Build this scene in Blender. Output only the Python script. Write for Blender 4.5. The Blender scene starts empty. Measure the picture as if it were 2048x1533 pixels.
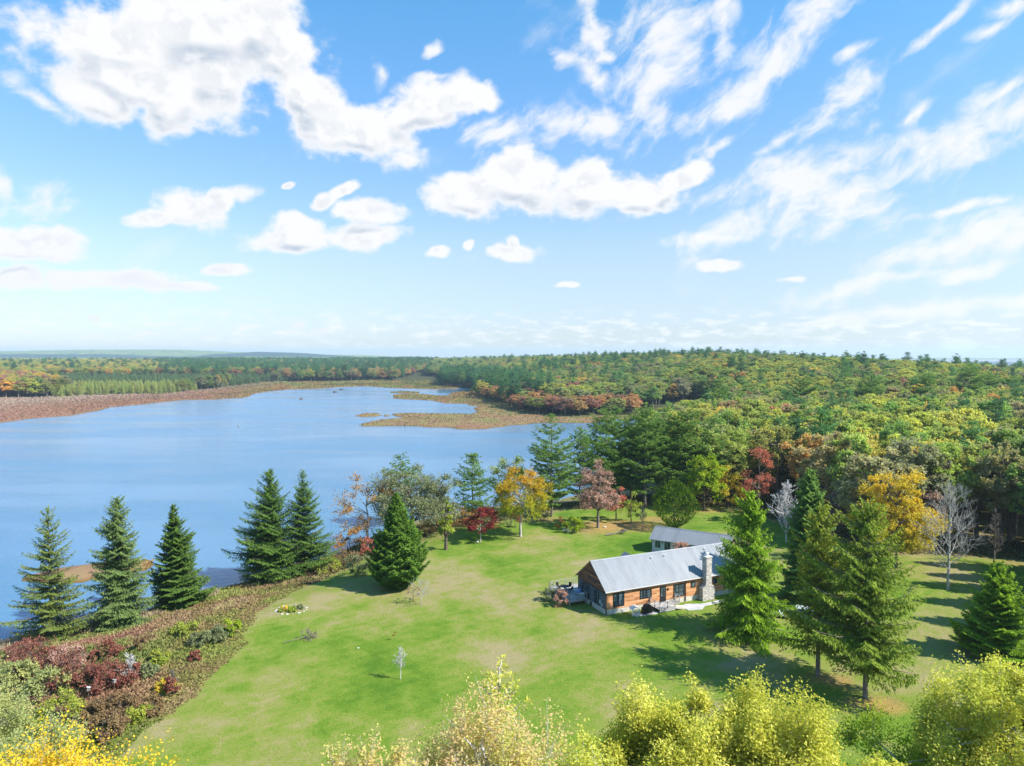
import bpy, math, random
import numpy as np
from math import radians, sin, cos, pi, sqrt

# ---------------------------------------------------------------- camera
SC = bpy.context.scene
COL = SC.collection
CAM_H = 40.0                    # metres above the lake
F_PX, W_PX, H_PX = 1400.0, 2048.0, 1533.0
HORIZON = 712.0
PITCH = math.atan((H_PX / 2 - HORIZON) / F_PX)
cam_data = bpy.data.cameras.new('camera')
cam = bpy.data.objects.new('camera', cam_data)
COL.objects.link(cam)
cam_data.sensor_width = 36.0
cam_data.lens = 36.0 * F_PX / W_PX
cam_data.clip_start = 0.5
cam_data.clip_end = 60000
cam.location = (0, 0, CAM_H)
cam.rotation_euler = (pi / 2 - PITCH, 0, 0)
SC.camera = cam


def ray(px, py):
    cx, cy = (px - W_PX / 2) / F_PX, (H_PX / 2 - py) / F_PX
    return np.array([cx, cos(PITCH) + cy * sin(PITCH), cy * cos(PITCH) - sin(PITCH)])


# ---------------------------------------------------------------- sun and sky
SUN_AZ = (0.945, -0.327)
SUN_EL = radians(43)
SUN_V = np.array([SUN_AZ[0] * cos(SUN_EL), SUN_AZ[1] * cos(SUN_EL), sin(SUN_EL)])
sd = bpy.data.lights.new('sun', 'SUN')
sd.energy = 4.8
sd.angle = radians(0.53)
sd.color = (1.0, 0.95, 0.86)
sun = bpy.data.objects.new('sun', sd)
COL.objects.link(sun)
from mathutils import Vector
sun.rotation_euler = Vector(SUN_V).to_track_quat('Z', 'Y').to_euler()
sun.location = (60, -20, 120)

SC.view_settings.view_transform = 'Standard'
SC.view_settings.look = 'None'
SC.view_settings.exposure = 1.0
SC.view_settings.gamma = 1.0
SC.cycles.max_bounces = 6
SC.cycles.diffuse_bounces = 3
SC.cycles.glossy_bounces = 2
SC.cycles.transmission_bounces = 3
SC.cycles.volume_bounces = 1
SC.cycles.transparent_max_bounces = 6
SC.cycles.caustics_reflective = False
SC.cycles.caustics_refractive = False


class NT:
    """Small wrapper that writes shader nodes as expressions."""
    def __init__(self, tree):
        self.t = tree
        self.n = tree.nodes
        self.l = tree.links

    def put(self, sock, v):
        if v is None:
            return
        if isinstance(v, bpy.types.NodeSocket):
            self.l.new(v, sock)
        else:
            if hasattr(sock, 'default_value'):
                dv = sock.default_value
                if hasattr(dv, '__len__') and not hasattr(v, '__len__'):
                    v = (v, v, v)
                if hasattr(dv, '__len__') and len(dv) == 4 and len(v) == 3:
                    v = (*v, 1.0)
                sock.default_value = v

    def math(self, op, a, b=None, c=None, clamp=False):
        m = self.n.new('ShaderNodeMath')
        m.operation = op
        m.use_clamp = clamp
        for i, v in enumerate((a, b, c)):
            if v is not None:
                self.put(m.inputs[i], v)
        return m.outputs[0]

    def vmath(self, op, a, b=None, out=0):
        m = self.n.new('ShaderNodeVectorMath')
        m.operation = op
        self.put(m.inputs[0], a)
        if b is not None:
            if op == 'SCALE':
                self.put(m.inputs[3], b)
            else:
                self.put(m.inputs[1], b)
        return m.outputs['Value'] if out == 'v' else m.outputs[0]

    def mix(self, f, a, b, blend='MIX'):
        m = self.n.new('ShaderNodeMix')
        m.data_type = 'RGBA'
        m.blend_type = blend
        self.put(m.inputs[0], f)
        self.put(m.inputs[6], a)
        self.put(m.inputs[7], b)
        return m.outputs[2]

    def noise(self, vec, scale, detail=4, rough=0.5, dist=0.0, out=0, dims='3D'):
        m = self.n.new('ShaderNodeTexNoise')
        m.noise_dimensions = dims
        if vec is not None:
            self.put(m.inputs['Vector'], vec)
        m.inputs['Scale'].default_value = scale
        m.inputs['Detail'].default_value = detail
        m.inputs['Roughness'].default_value = rough
        m.inputs['Distortion'].default_value = dist
        return m.outputs[out]

    def ss(self, v, a, b, lo=0.0, hi=1.0, kind='SMOOTHSTEP'):
        m = self.n.new('ShaderNodeMapRange')
        m.interpolation_type = kind
        self.put(m.inputs[0], v)
        for i, x in ((1, a), (2, b), (3, lo), (4, hi)):
            self.put(m.inputs[i], x)
        return m.outputs[0]

    def mapping(self, vec, loc=(0, 0, 0), rot=(0, 0, 0), scale=(1, 1, 1), kind='POINT'):
        m = self.n.new('ShaderNodeMapping')
        m.vector_type = kind
        self.put(m.inputs[0], vec)
        m.inputs['Location'].default_value = loc
        m.inputs['Rotation'].default_value = rot
        m.inputs['Scale'].default_value = scale
        return m.outputs[0]

    def ramp(self, f, stops):
        m = self.n.new('ShaderNodeValToRGB')
        e = m.color_ramp.elements
        while len(e) < len(stops):
            e.new(0.5)
        for el, (p, c) in zip(e, stops):
            el.position = p
            el.color = (*c, 1.0)
        self.put(m.inputs[0], f)
        return m.outputs[0]

    def attr(self, name, kind='GEOMETRY', out='Color'):
        m = self.n.new('ShaderNodeAttribute')
        m.attribute_type = kind
        m.attribute_name = name
        return m.outputs[out]

    def comb(self, x, y, z):
        m = self.n.new('ShaderNodeCombineXYZ')
        for i, v in enumerate((x, y, z)):
            self.put(m.inputs[i], v)
        return m.outputs[0]

    def sep(self, v):
        m = self.n.new('ShaderNodeSeparateXYZ')
        self.put(m.inputs[0], v)
        return m.outputs


world = bpy.data.worlds.new('World')
SC.world = world
world.use_nodes = True
world.cycles.sampling_method = 'MANUAL'
world.cycles.sample_map_resolution = 256


def build_sky():
    nt = NT(world.node_tree)
    nt.n.clear()
    sky = nt.n.new('ShaderNodeTexSky')
    sky.sky_type = 'NISHITA'
    sky.sun_disc = False
    sky.sun_elevation = SUN_EL
    sky.sun_rotation = math.atan2(SUN_AZ[0], SUN_AZ[1])
    sky.altitude = 300
    sky.air_density = 1.0
    sky.dust_density = 0.35
    sky.ozone_density = 2.2
    tc = nt.n.new('ShaderNodeTexCoord')
    d = nt.vmath('NORMALIZE', tc.outputs['Generated'])
    x, y, z = nt.sep(d)
    az = nt.math('ARCTAN2', x, y)
    el = nt.math('ARCSINE', z)
    P = nt.comb(az, el, 0.0)

    def ae(px, py):
        r = ray(px, py)
        r /= np.linalg.norm(r)
        return math.atan2(r[0], r[1]), math.asin(r[2])

    K = 1 / F_PX
    # cloud bodies on the sky: (px, py, half width, half height, tilt degrees) read off as azimuth / elevation
    CUM = [(240, 85, 190, 62, 3), (420, 60, 190, 80, 0), (230, 140, 110, 55, -10), (430, 150, 100, 50, 0), (520, 50, 100, 70, 0), (330, 190, 90, 45, 0), (650, 250, 80, 50, -30), (300, 165, 200, 60, -8), (560, 110, 75, 70, -20), (200, 190, 90, 40, -10),
           (330, 215, 50, 65, -25), (620, 190, 110, 55, -25), (720, 260, 150, 62, -12), (840, 215, 120, 52, 22), (930, 185, 75, 32, 8),
           (930, 390, 90, 50, 5), (1040, 365, 115, 68, 5), (1160, 375, 120, 60, 0), (1270, 385, 110, 42, 5), (1360, 355, 70, 26, 8),
           (375, 418, 70, 40, 12), (300, 440, 50, 16, 10), (425, 398, 34, 26, 10), (585, 484, 90, 26, 2), (600, 462, 62, 36, 0), (740, 425, 78, 32, 6), (730, 480, 85, 28, 8),
           (760, 420, 50, 24, 0), (1030, 505, 62, 26, -5), (1030, 485, 25, 18, 0), (870, 510, 32, 15, 8), (935, 490, 14, 13, 0),
           (50, 482, 110, 34, 0), (10, 475, 55, 30, 0), (45, 552, 42, 24, 8), (270, 560, 115, 22, 0), (150, 558, 50, 20, 0), (370, 568, 70, 14, -3),
           (455, 535, 50, 15, 6), (583, 366, 17, 9, 0), (690, 378, 26, 14, 20), (655, 405, 30, 20, 30),
           (1137, 574, 30, 7, 0), (1440, 535, 65, 14, -4), (600, 640, 18, 9, 0), (655, 660, 24, 10, 0), (892, 663, 26, 8, 0), (195, 632, 14, 8, 0),
           (1330, 668, 12, 7, 0), (1370, 692, 34, 7, 0), (1920, 690, 32, 11, 0)]
    STR = [(1180, 40, 28, 85, 12), (1175, 75, 60, 22, 25), (1125, 120, 34, 17, 0), (1190, 150, 60, 26, -40), (1210, 112, 34, 15, 12),
           (1000, 262, 80, 44, 5), (1110, 240, 80, 34, 12), (1190, 245, 90, 36, 5), (870, 90, 22, 9, 35), (768, 140, 16, 24, 10), (870, 150, 60, 10, 10),
           (1340, 80, 92, 100, 5), (1310, 160, 70, 60, 10), (1300, 220, 60, 55, 0),
           (1600, 60, 150, 36, 38), (1520, 150, 180, 48, 38), (1450, 215, 110, 45, 25), (1440, 290, 36, 14, 25), (1700, 105, 34, 12, 15),
           (1710, 180, 62, 30, 50), (1640, 240, 60, 20, 40), (1570, 285, 60, 12, 28), (1880, 60, 60, 10, 30), (1965, 65, 26, 11, 20), (2015, 15, 40, 18, 15),
           (1600, 350, 190, 42, 12), (1650, 400, 165, 62, 8), (1500, 440, 130, 34, 25), (1430, 480, 80, 17, 0), (1820, 320, 130, 26, 22),
           (1950, 265, 140, 44, 22), (2030, 220, 90, 50, 30), (2000, 180, 60, 14, 25), (1830, 235, 50, 11, 20),
           (1870, 500, 150, 34, 6), (1960, 480, 130, 46, 8), (2040, 440, 80, 30, 5), (1920, 415, 100, 10, 5), (1950, 545, 110, 18, 8),
           (1680, 590, 130, 20, 8), (1800, 560, 110, 14, 8), (1880, 620, 240, 18, 6), (1640, 640, 60, 6, 4), (1590, 565, 26, 6, 0),
           (80, 395, 60, 24, 10), (10, 370, 30, 20, 0), (20, 155, 20, 22, 0), (60, 185, 60, 14, -20), (480, 380, 40, 14, 12), (1430, 60, 30, 70, -10)]

    def blobs(Pw, lst):
        cur = None
        for (px, py, rx, ry, t) in lst:
            a, e = ae(px, py)
            q = nt.mapping(Pw, (a, e, 0), (0, 0, radians(t)), (rx * K * 1.04, ry * K * 1.06, 1), 'TEXTURE')
            ln = nt.vmath('LENGTH', q, out='v')
            cur = ln if cur is None else nt.math('SMOOTH_MIN', cur, ln, 0.08)
        return nt.math('SUBTRACT', 1.0, cur)

    wn = nt.vmath('SUBTRACT', nt.noise(P, 9.0, 3, 0.55, out=1), (0.5, 0.5, 0.5))
    Pw = nt.vmath('ADD', P, nt.vmath('MULTIPLY', wn, (0.055, 0.042, 0.0)))
    Pf = nt.vmath('MULTIPLY', P, (1.0, 1.25, 1.0))
    n1 = nt.noise(Pf, 22.0, 8, 0.56)
    Pup = nt.vmath('ADD', P, (0.012, 0.02, 0.0))
    n1u = nt.noise(nt.vmath('MULTIPLY', Pup, (1.0, 1.25, 1.0)), 22.0, 5, 0.55)
    b1 = blobs(Pw, CUM)
    D1 = nt.math('ADD', nt.math('MULTIPLY', b1, 1.5), nt.math('MULTIPLY', nt.math('SUBTRACT', n1, 0.5), 2.2))
    A1 = nt.ss(D1, -0.02, 0.62)
    # lit tops, grey flat bottoms: how much cloud stands between this point and the sun above it
    # the tiny terms only make the chains run one after another, which keeps the shader inside its register limit
    bu = blobs(nt.vmath('ADD', nt.vmath('ADD', Pw, nt.math('MULTIPLY', b1, 1e-8)), (0.008, 0.026, 0.0)), [b for b in CUM if b[2] * b[3] > 1500])
    base = nt.ss(bu, 0.25, 0.75)
    rel = nt.ss(nt.math('SUBTRACT', n1u, n1), -0.02, 0.10)
    core = nt.ss(D1, 0.35, 1.1)
    under = nt.math('MULTIPLY', nt.ss(nt.math('SUBTRACT', bu, b1), -0.05, 0.42), core)
    shade = nt.math('ADD', nt.math('MULTIPLY', rel, nt.math('MULTIPLY', core, 0.26)), nt.math('MULTIPLY', under, 1.0), clamp=True)
    # ripple cloud layer: stretched along one wind direction
    Pr = nt.mapping(P, (0, 0, 0), (0, 0, radians(-34)), (1, 1, 1))
    Pr = nt.vmath('ADD', Pr, nt.vmath('MULTIPLY', wn, (0.07, 0.06, 0)))
    n2 = nt.noise(nt.vmath('MULTIPLY', Pr, (0.75, 1.35, 1.0)), 26.0, 8, 0.6)
    n3 = nt.noise(nt.vmath('MULTIPLY', Pr, (0.8, 2.6, 1.0)), 8.0, 3, 0.5)
    b2 = blobs(nt.vmath('ADD', Pw, nt.math('MULTIPLY', bu, 1e-8)), STR)
    D2 = nt.math('ADD', nt.math('MULTIPLY', b2, 0.8), nt.math('MULTIPLY', nt.math('SUBTRACT', n2, 0.5), 2.4))
    D2 = nt.math('ADD', D2, nt.math('MULTIPLY', nt.math('SUBTRACT', n3, 0.5), 0.6))
    A2 = nt.math('MULTIPLY', nt.ss(D2, -0.15, 0.85), 0.93)
    # far fair-weather clouds low over the horizon
    n4 = nt.noise(nt.vmath('MULTIPLY', P, (1.0, 3.4, 1.0)), 34.0, 5, 0.6)
    belt = nt.math('MULTIPLY', nt.ss(el, 0.004, 0.02), nt.ss(el, 0.075, 0.035))
    A3 = nt.math('MULTIPLY', nt.ss(n4, 0.48, 0.64), nt.math('MULTIPLY', belt, 0.85))
    # loose wisps
    n5 = nt.noise(nt.vmath('MULTIPLY', Pr, (0.7, 1.4, 1.0)), 7.0, 8, 0.6)
    A4 = nt.math('MULTIPLY', nt.ss(n5, 0.56, 0.82), 0.5)
    hz = nt.ss(el, 0.0, 0.5)
    # how the clear sky reads: deeper and more saturated aloft, pale towards the horizon
    skyc = nt.vmath('MULTIPLY', sky.outputs[0], SKY_TINT)
    skyc = nt.mix(nt.ss(el, 0.12, 0.56, 1.0, 0.0, 'LINEAR'), skyc, nt.vmath('MULTIPLY', sky.outputs[0], SKY_TINT_MID))
    skyc = nt.mix(nt.ss(el, 0.0, 0.17, 1.0, 0.0, 'SMOOTHSTEP'), skyc, nt.vmath('MULTIPLY', sky.outputs[0], SKY_TINT_LOW))
    white = nt.mix(shade, CLOUD_HI, CLOUD_LO)
    lowc = nt.mix(nt.ss(el, 0.0, 0.16), nt.vmath('MULTIPLY', CLOUD_HI, (0.94, 0.97, 1.0)), white)
    c = nt.mix(A4, skyc, CLOUD_HI)
    c = nt.mix(A3, c, nt.vmath('MULTIPLY', CLOUD_HI, (1.04, 1.04, 1.03)))
    c = nt.mix(A2, c, CLOUD_HI)
    c = nt.mix(A1, c, lowc)
    bg = nt.n.new('ShaderNodeBackground')
    nt.put(bg.inputs[0], c)
    bg.inputs[1].default_value = SKY_STRENGTH
    out = nt.n.new('ShaderNodeOutputWorld')
    nt.l.new(bg.outputs[0], out.inputs[0])


SKY_STRENGTH = 0.090
SKY_TINT = (0.56, 1.40, 1.56)
SKY_TINT_MID = (1.12, 1.02, 1.20)
SKY_TINT_LOW = (0.70, 0.73, 0.86)
CLOUD_HI = (5.55, 5.55, 5.6)
CLOUD_LO = (3.0, 3.5, 4.15)
build_sky()

# ---------------------------------------------------------------- numeric helpers
def hash01(ix, iy, seed):
    n = (ix.astype(np.int64) * 374761393 + iy.astype(np.int64) * 668265263 + seed * 1442695041) & 0xFFFFFFFF
    n = ((n ^ (n >> 13)) * 1274126177) & 0xFFFFFFFF
    return ((n ^ (n >> 16)) & 0xFFFFFF) / float(0xFFFFFF)


def vnoise(x, y, seed=0):
    x = np.asarray(x, float); y = np.asarray(y, float)
    ix, iy = np.floor(x), np.floor(y)
    fx, fy = x - ix, y - iy
    fx, fy = fx * fx * (3 - 2 * fx), fy * fy * (3 - 2 * fy)
    a, b = hash01(ix, iy, seed), hash01(ix + 1, iy, seed)
    c, d = hash01(ix, iy + 1, seed), hash01(ix + 1, iy + 1, seed)
    return (a * (1 - fx) + b * fx) * (1 - fy) + (c * (1 - fx) + d * fx) * fy


def fbm(x, y, seed=0, octv=4):
    s, a, t = 0.0, 0.5, 0.0
    for k in range(octv):
        s = s + a * vnoise(x * 2 ** k + k * 17.3, y * 2 ** k - k * 9.1, seed + k)
        t += a
        a *= 0.5
    return s / t - 0.5


def sstep(v, a, b):
    t = np.clip((v - a) / (b - a), 0, 1)
    return t * t * (3 - 2 * t)


def px2w(px, py, z=0.0):
    r = ray(px, py)
    t = (z - CAM_H) / r[2]
    return np.array([r[0] * t, r[1] * t])


def poly_w(pts, z=0.0):
    return np.array([px2w(a, b, z) for a, b in pts])


def inside(P, poly):
    x, y = P[:, 0], P[:, 1]
    res = np.zeros(len(P), bool)
    n = len(poly)
    for i in range(n):
        x1, y1 = poly[i]
        x2, y2 = poly[(i + 1) % n]
        c = ((y1 > y) != (y2 > y))
        with np.errstate(divide='ignore', invalid='ignore'):
            xi = (x2 - x1) * (y - y1) / (y2 - y1 + 1e-12) + x1
        res ^= c & (x < xi)
    return res


def sdist(P, poly):
    """signed distance, positive inside"""
    d = np.full(len(P), 1e18)
    n = len(poly)
    for i in range(n):
        a = poly[i]
        b = poly[(i + 1) % n]
        ab = b - a
        L = ab @ ab + 1e-12
        t = np.clip(((P - a) @ ab) / L, 0, 1)
        q = P - a - t[:, None] * ab
        d = np.minimum(d, (q * q).sum(1))
    d = np.sqrt(d)
    return np.where(inside(P, poly), d, -d)


# ---------------------------------------------------------------- the lake and its islands, as map outlines in metres
LAKE = np.vstack([
    np.array([[-400, 60], [-95, 72]]),
    poly_w([(0, 1291), (60, 1272), (150, 1262), (215, 1246), (300, 1222), (400, 1190), (470, 1172), (505, 1164), (560, 1148),
            (625, 1128), (690, 1103), (740, 1075), (800, 1052), (880, 1030), (930, 1024), (1000, 1012), (1100, 1004), (1180, 985),
            (1260, 950), (1330, 905), (1400, 855), (1440, 828), (1400, 820), (1330, 822), (1250, 838), (1166, 848), (1078, 848),
            (1025, 851), (972, 858), (928, 860), (884, 855), (782, 853), (722, 853), (716, 850), (740, 846), (760, 841), (811, 836), (790, 832),
            (786, 829), (814, 827), (943, 829), (958, 824), (950, 818), (962, 812), (946, 812), (928, 808), (893, 807), (861, 801), (791, 798), (787, 792), (800, 789),
            (855, 790), (884, 793), (930, 790), (945, 781), (930, 776), (905, 778), (867, 779), (794, 777), (747, 774), (729, 773), (690, 774), (650, 777),
            (581, 779), (513, 786), (500, 791), (489, 796), (427, 800), (369, 800), (290, 808), (250, 812), (219, 815), (204, 821), (137, 832), (60, 838), (0, 846), (-120, 868), (-300, 880)]),
    np.array([[-1500, 400], [-1500, 60]])])
ISLES = [poly_w(p) for p in (
    [(33, 1162), (60, 1150), (120, 1137), (200, 1127), (290, 1119), (306, 1128), (290, 1142), (230, 1150), (165, 1165), (90, 1168)],
    [(712, 832), (725, 828.5), (752, 828), (762, 831), (745, 833.5), (722, 834)],
    [(770, 831), (777, 831), (777, 833), (770, 833)],
    [(777, 786), (800, 784), (838, 785.5), (838, 788), (800, 787)],
    [(896, 789), (925, 784), (945, 786), (942, 792), (915, 793)])]


def shore(P):
    """distance to the waterline, positive on land"""
    s = -sdist(P, LAKE)
    for q in ISLES:
        s = np.maximum(s, sdist(P, q))
    r = np.hypot(P[:, 0], P[:, 1])
    amp = np.clip(r / 160, 0.5, 5)
    wl = np.clip(r / 30, 2.0, 22)
    s = s + amp * 1.3 * fbm(P[:, 0] / 7, P[:, 1] / 7, 5, 4) * (r < 260) + (r >= 260) * amp * 1.6 * fbm(P[:, 0] / 28, P[:, 1] / 28, 6, 4)
    return s


# inland edge of the open marsh on the far shores (forest begins beyond it)
MARSH = [poly_w([(-400, 900), (-400, 815), (0, 799), (60, 797), (120, 796), (200, 792), (330, 790), (430, 780), (540, 766), (700, 764), (760, 762), (850, 763),
                 (880, 772), (952, 784), (950, 796), (1000, 812), (1030, 826), (1090, 834), (1150, 838), (1220, 834), (1260, 832), (1250, 850), (1000, 900), (300, 900)], 0.0)]
LAWN_NEAR = poly_w([(60, 1620), (278, 1456), (311, 1431), (395, 1365), (450, 1318), (480, 1285), (500, 1250), (530, 1208), (565, 1180), (640, 1152), (700, 1118), (740, 1090), (800, 1085), (860, 1060), (900, 1052), (990, 1050),
                    (1080, 1030), (1130, 1018), (1180, 1020), (1300, 1014), (1480, 1018), (1560, 1050), (1700, 1110), (1860, 1112), (2048, 1122), (2300, 1150), (2300, 1700), (60, 1700)], 4.0)


def near_w(px, py, z=4.0):
    return px2w(px, py, z)


def gz(P):
    """ground height above the lake at map points P (N,2)"""
    P = np.atleast_2d(np.asarray(P, float))
    x, y = P[:, 0], P[:, 1]
    s = shore(P)
    r = np.hypot(x, y)
    flat = np.where(s < 0, np.maximum(s * 0.22, -2.5), 0.45 * (1 - np.exp(-np.maximum(s, 0) / 0.9)))
    m = sdist(P, MARSH[0])
    # the house bank: rises from the near shore to the lawn
    nearside = (sstep(y, 300, 190)) * 1.0
    bank = 3.6 * sstep(s, 1.0, 26) * nearside
    # far shores: flat marsh, then the forest floor climbs into low hills
    inland = np.maximum(-m, 0) * (1 - nearside) * (s > 0)
    hill = 2.0 * sstep(inland, 0, 30)
    ang = x / np.maximum(y, 1)
    prof = np.interp(ang, [-0.9, -0.5, -0.2, -0.05, 0.0, 0.1, 0.2, 0.3, 0.45, 0.6, 0.75, 1.1], [8, 9, 10, 13, 17, 21, 24, 25, 20, 14.5, 10, 7])
    d0 = np.interp(ang, [-0.3, -0.05, 0.05, 0.3], [1300, 1000, 560, 260])
    d1 = np.interp(ang, [-0.3, -0.05, 0.05, 0.3, 0.6], [2600, 1900, 1300, 900, 700])
    t = sstep(r, d0, d1)
    far = prof * t * (1 + 0.12 * fbm(x / 260, y / 260, 31, 3) * 2) * np.maximum(sstep(inland, 0, 160), (r > 1800) * 1.0) * (s > 0)
    far = far - 14 * sstep(r, 3200, 5200)
    far = np.maximum(far, 0) * (y > 0)
    # beyond the right shoulder the land falls into the next valley
    far = far - np.minimum(np.maximum(r - 820, 0) * 0.024, 62) * sstep(ang, 0.26, 0.50) * (y > 0)
    rough = 0.35 * fbm(x / 22, y / 22, 3, 3) * sstep(s, 3, 20) * nearside
    return flat + bank + hill + far + rough


def ground_at(px, py, hint=3.9):
    """world point where the view ray through a photo pixel meets the ground"""
    z = hint
    for _ in range(12):
        p = px2w(px, py, z)
        z = 0.5 * z + 0.5 * float(gz([p])[0])
    return np.array([p[0], p[1], float(gz([p])[0])])


# ---------------------------------------------------------------- mesh and tagging helpers
def make_mesh(name, verts, faces, mats, fattr=None, pattr=None, smooth=False, midx=None):
    verts = np.ascontiguousarray(verts, np.float32)
    faces = np.ascontiguousarray(faces, np.int32)
    me = bpy.data.meshes.new(name)
    me.vertices.add(len(verts))
    me.vertices.foreach_set('co', verts.ravel())
    k = faces.shape[1]
    me.loops.add(faces.size)
    me.loops.foreach_set('vertex_index', faces.ravel())
    me.polygons.add(len(faces))
    me.polygons.foreach_set('loop_start', np.arange(0, faces.size, k, dtype=np.int32))
    if smooth:
        me.polygons.foreach_set('use_smooth', np.ones(len(faces), bool))
    for m in (mats if isinstance(mats, (list, tuple)) else [mats]):
        me.materials.append(m)
    if midx is not None:
        me.polygons.foreach_set('material_index', np.asarray(midx, np.int32))
    for dom, dd in (('FACE', fattr), ('POINT', pattr)):
        for k2, arr in (dd or {}).items():
            arr = np.asarray(arr, np.float32)
            if arr.ndim == 1:
                me.attributes.new(k2, 'FLOAT', dom).data.foreach_set('value', arr)
            else:
                me.attributes.new(k2, 'FLOAT_COLOR', dom).data.foreach_set('color', np.hstack([arr, np.ones((len(arr), 1), np.float32)]).ravel())
    me.update(calc_edges=True)
    return me


def link(name, me, parent=None, loc=None, rz=None):
    o = bpy.data.objects.new(name, me)
    COL.objects.link(o)
    o.parent = parent
    if loc is not None:
        o.location = loc
    if rz is not None:
        o.rotation_euler = (0, 0, rz)
    return o


def tag(o, label=None, cat=None, group=None, kind=None):
    for k, v in (('label', label), ('category', cat), ('group', group), ('kind', kind)):
        if v:
            o[k] = v
    return o


def thing(name, label, cat, loc=(0, 0, 0), rz=0.0, group=None):
    o = link(name, None, None, tuple(float(v) for v in loc), rz)
    o.empty_display_size = 0.5
    return tag(o, label, cat, group)


MATS = {}


def material(name, rough=0.8, spec=0.3, metallic=0.0):
    m = bpy.data.materials.new(name)
    m.use_nodes = True
    nt = NT(m.node_tree)
    b = nt.n['Principled BSDF']
    b.inputs['Roughness'].default_value = rough
    b.inputs['Specular IOR Level'].default_value = spec
    b.inputs['Metallic'].default_value = metallic
    MATS[name] = m
    return m, nt, b


def bump(nt, b, h, strength=0.3, dist=0.1):
    n = nt.n.new('ShaderNodeBump')
    n.inputs['Strength'].default_value = strength
    n.inputs['Distance'].default_value = dist
    nt.put(n.inputs['Height'], h)
    nt.l.new(n.outputs[0], b.inputs['Normal'])


def pos(nt):
    return nt.n.new('ShaderNodeNewGeometry').outputs['Position']


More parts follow.
